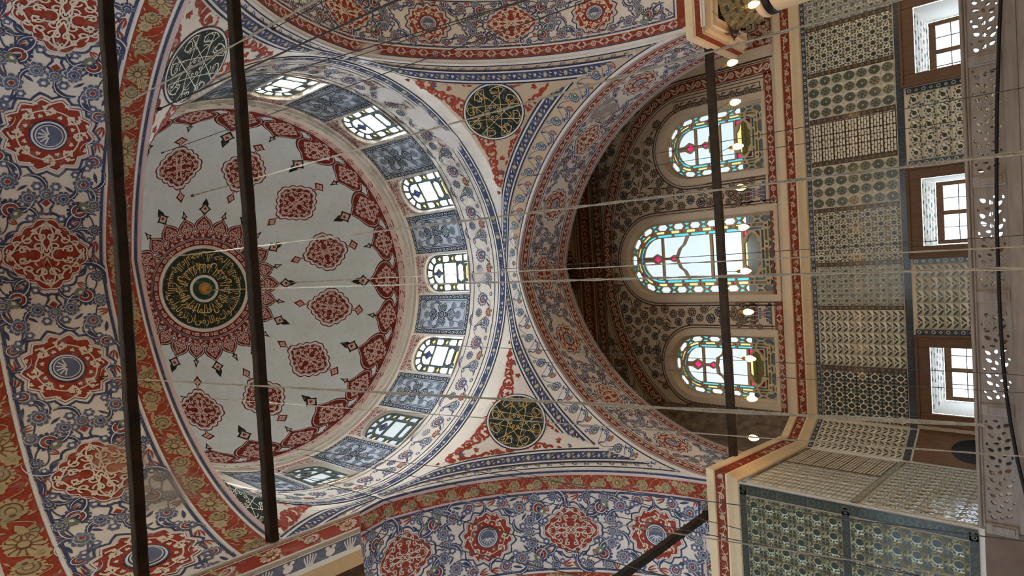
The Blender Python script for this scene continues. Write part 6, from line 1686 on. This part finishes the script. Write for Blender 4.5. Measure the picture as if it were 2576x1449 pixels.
for i in range(5):
    x0, x1 = xs[i]+.07, xs[i+1]-.07; z0, z1 = .60, .97; W = x1-x0; holes = []; placed = []
    r_ = random.Random(i)
    for u in np.arange(.10, W-.06, .155):
        zc = (z0+z1)/2; x = x0+u; e = 1 if int(u/.155) % 2 else -1
        for (dx, dz, r, a) in ((0, .0, .034, .3*e), (.03, .085*e, .042, .9*e), (-.02, -.095*e, .040, -.8*e), (.075, .035, .032, 1.4), (.075, -.055, .030, -.9), (.04, .14*e, .026, 0), (-.055, .075, .022, .5), (.06, -.135*e, .024, .3)):
            px, pz = x+dx, zc+dz
            if not (x0+.045 < px < x1-.045 and z0+.035 < pz < z1-.035): continue
            if all(math.hypot(px-q[0], pz-q[1]) > (r+q[2])*.86+.006 for q in placed): placed.append((px, pz, r)); holes.append(leaf_hole(px, pz, r, a, .62))
    plate('pierced_panel', [(x0, z0), (x1, z0), (x1, z1), (x0, z1)], holes, lambda x, z, d: (x, d, z), -.03, .03, 'marble', bal)
for i in range(6):
    mb = MB(); mb.box((xs[i]-.075, -.065, .60), (xs[i]+.075, .075, .97), 'marble', .015); mb.box((xs[i]-.05, -.08, .64), (xs[i]+.05, -.06, .89), 'marble', .012); mb.build('post', bal)
pts = [(x, 0, z) for x, z in ((-3.6, .75), (-3.2, .845), (-2.8, .90), (-2.0, .985), (-1.1, 1.012), (0.3, 1.01), (1.6, .97), (2.6, .915), (3.3, .87), (4.2, .80))]
xx = np.linspace(-3.6, 4.2, 60); zz = np.interp(xx, [p[0] for p in pts], [p[2] for p in pts]); zz = np.convolve(np.pad(zz, 3, mode='edge'), np.ones(7)/7, 'valid')
croot = tag(empty('black_cable', (-3.6, 3.86, .75)), 'thick black cable sagging along the front of the marble balustrade', 'cable')
mb = MB(); mb.tube([(x+3.6, 0, z-.75) for x, z in zip(xx, zz)], .022, 'cable_black', 8); mb.build('sheath', croot)
# arched doorway in the corner by the chamfer and exterior parapet and tree seen through the panes
mb = MB(); ang = atan2(FW-PC[1], -3.77-PC[0]); 
c0 = pc+Vector((.012, -.005, 0))
ex = (pe-pc).normalized(); nn = Vector((ex.y, -ex.x, 0)); mid = pc+ex*(Lc*.52)
V = [tuple(mid+ex*a+nn*.012+Vector((0, 0, z))) for a, z in [(-.33, -1.6), (.33, -1.6)]+[(.33*cos(t), 1.86+.36*sin(t)) for t in np.linspace(0, pi, 15)]]
mb.add(V, [tuple(range(len(V)))], 'cable_black')
d_ = tag(mb.build('door_1'), 'dark arched doorway in the corner between the pier and the gallery window', 'doorway', kind='structure')
mb = MB()
arc = [(.33, -1.6)]+[(.33*cos(t), 1.86+.36*sin(t)) for t in np.linspace(0, pi, 15)]+[(-.33, -1.6)]; ar2 = [(.455, -1.6), (.455, 2.80), (-.455, 2.80), (-.455, -1.6)]
V = [tuple(mid+ex*a+nn*.03+Vector((0, 0, z))) for a, z in arc]; k = len(V); V += [tuple(mid+ex*(max(-.455, min(.455, a*3)))+nn*.03+Vector((0, 0, 2.80 if 0 < i < k-1 else -1.6))) for i, (a, z) in enumerate(arc)]
mb.add(V, [(i, i+1, k+i+1, k+i) for i in range(k-1)], 'wood'); mb.build('wooden_surround', d_)
mb = MB(); mb.box((-9, 9.9, 4.4), (9, 10.1, 6.75), 'lead_roof'); mb.box((-9, 9.86, 6.75), (9, 10.16, 6.83), 'lead_roof'); mb.add([(-9, 8.5, 4.75), (9, 8.5, 4.75), (9, 9.95, 4.5), (-9, 9.95, 4.5)], [(0, 1, 2, 3)], 'lead_roof')
tag(mb.build('parapet'), 'grey outer parapet seen dimly through the lowest panes of the stained glass', 'parapet', kind='structure')
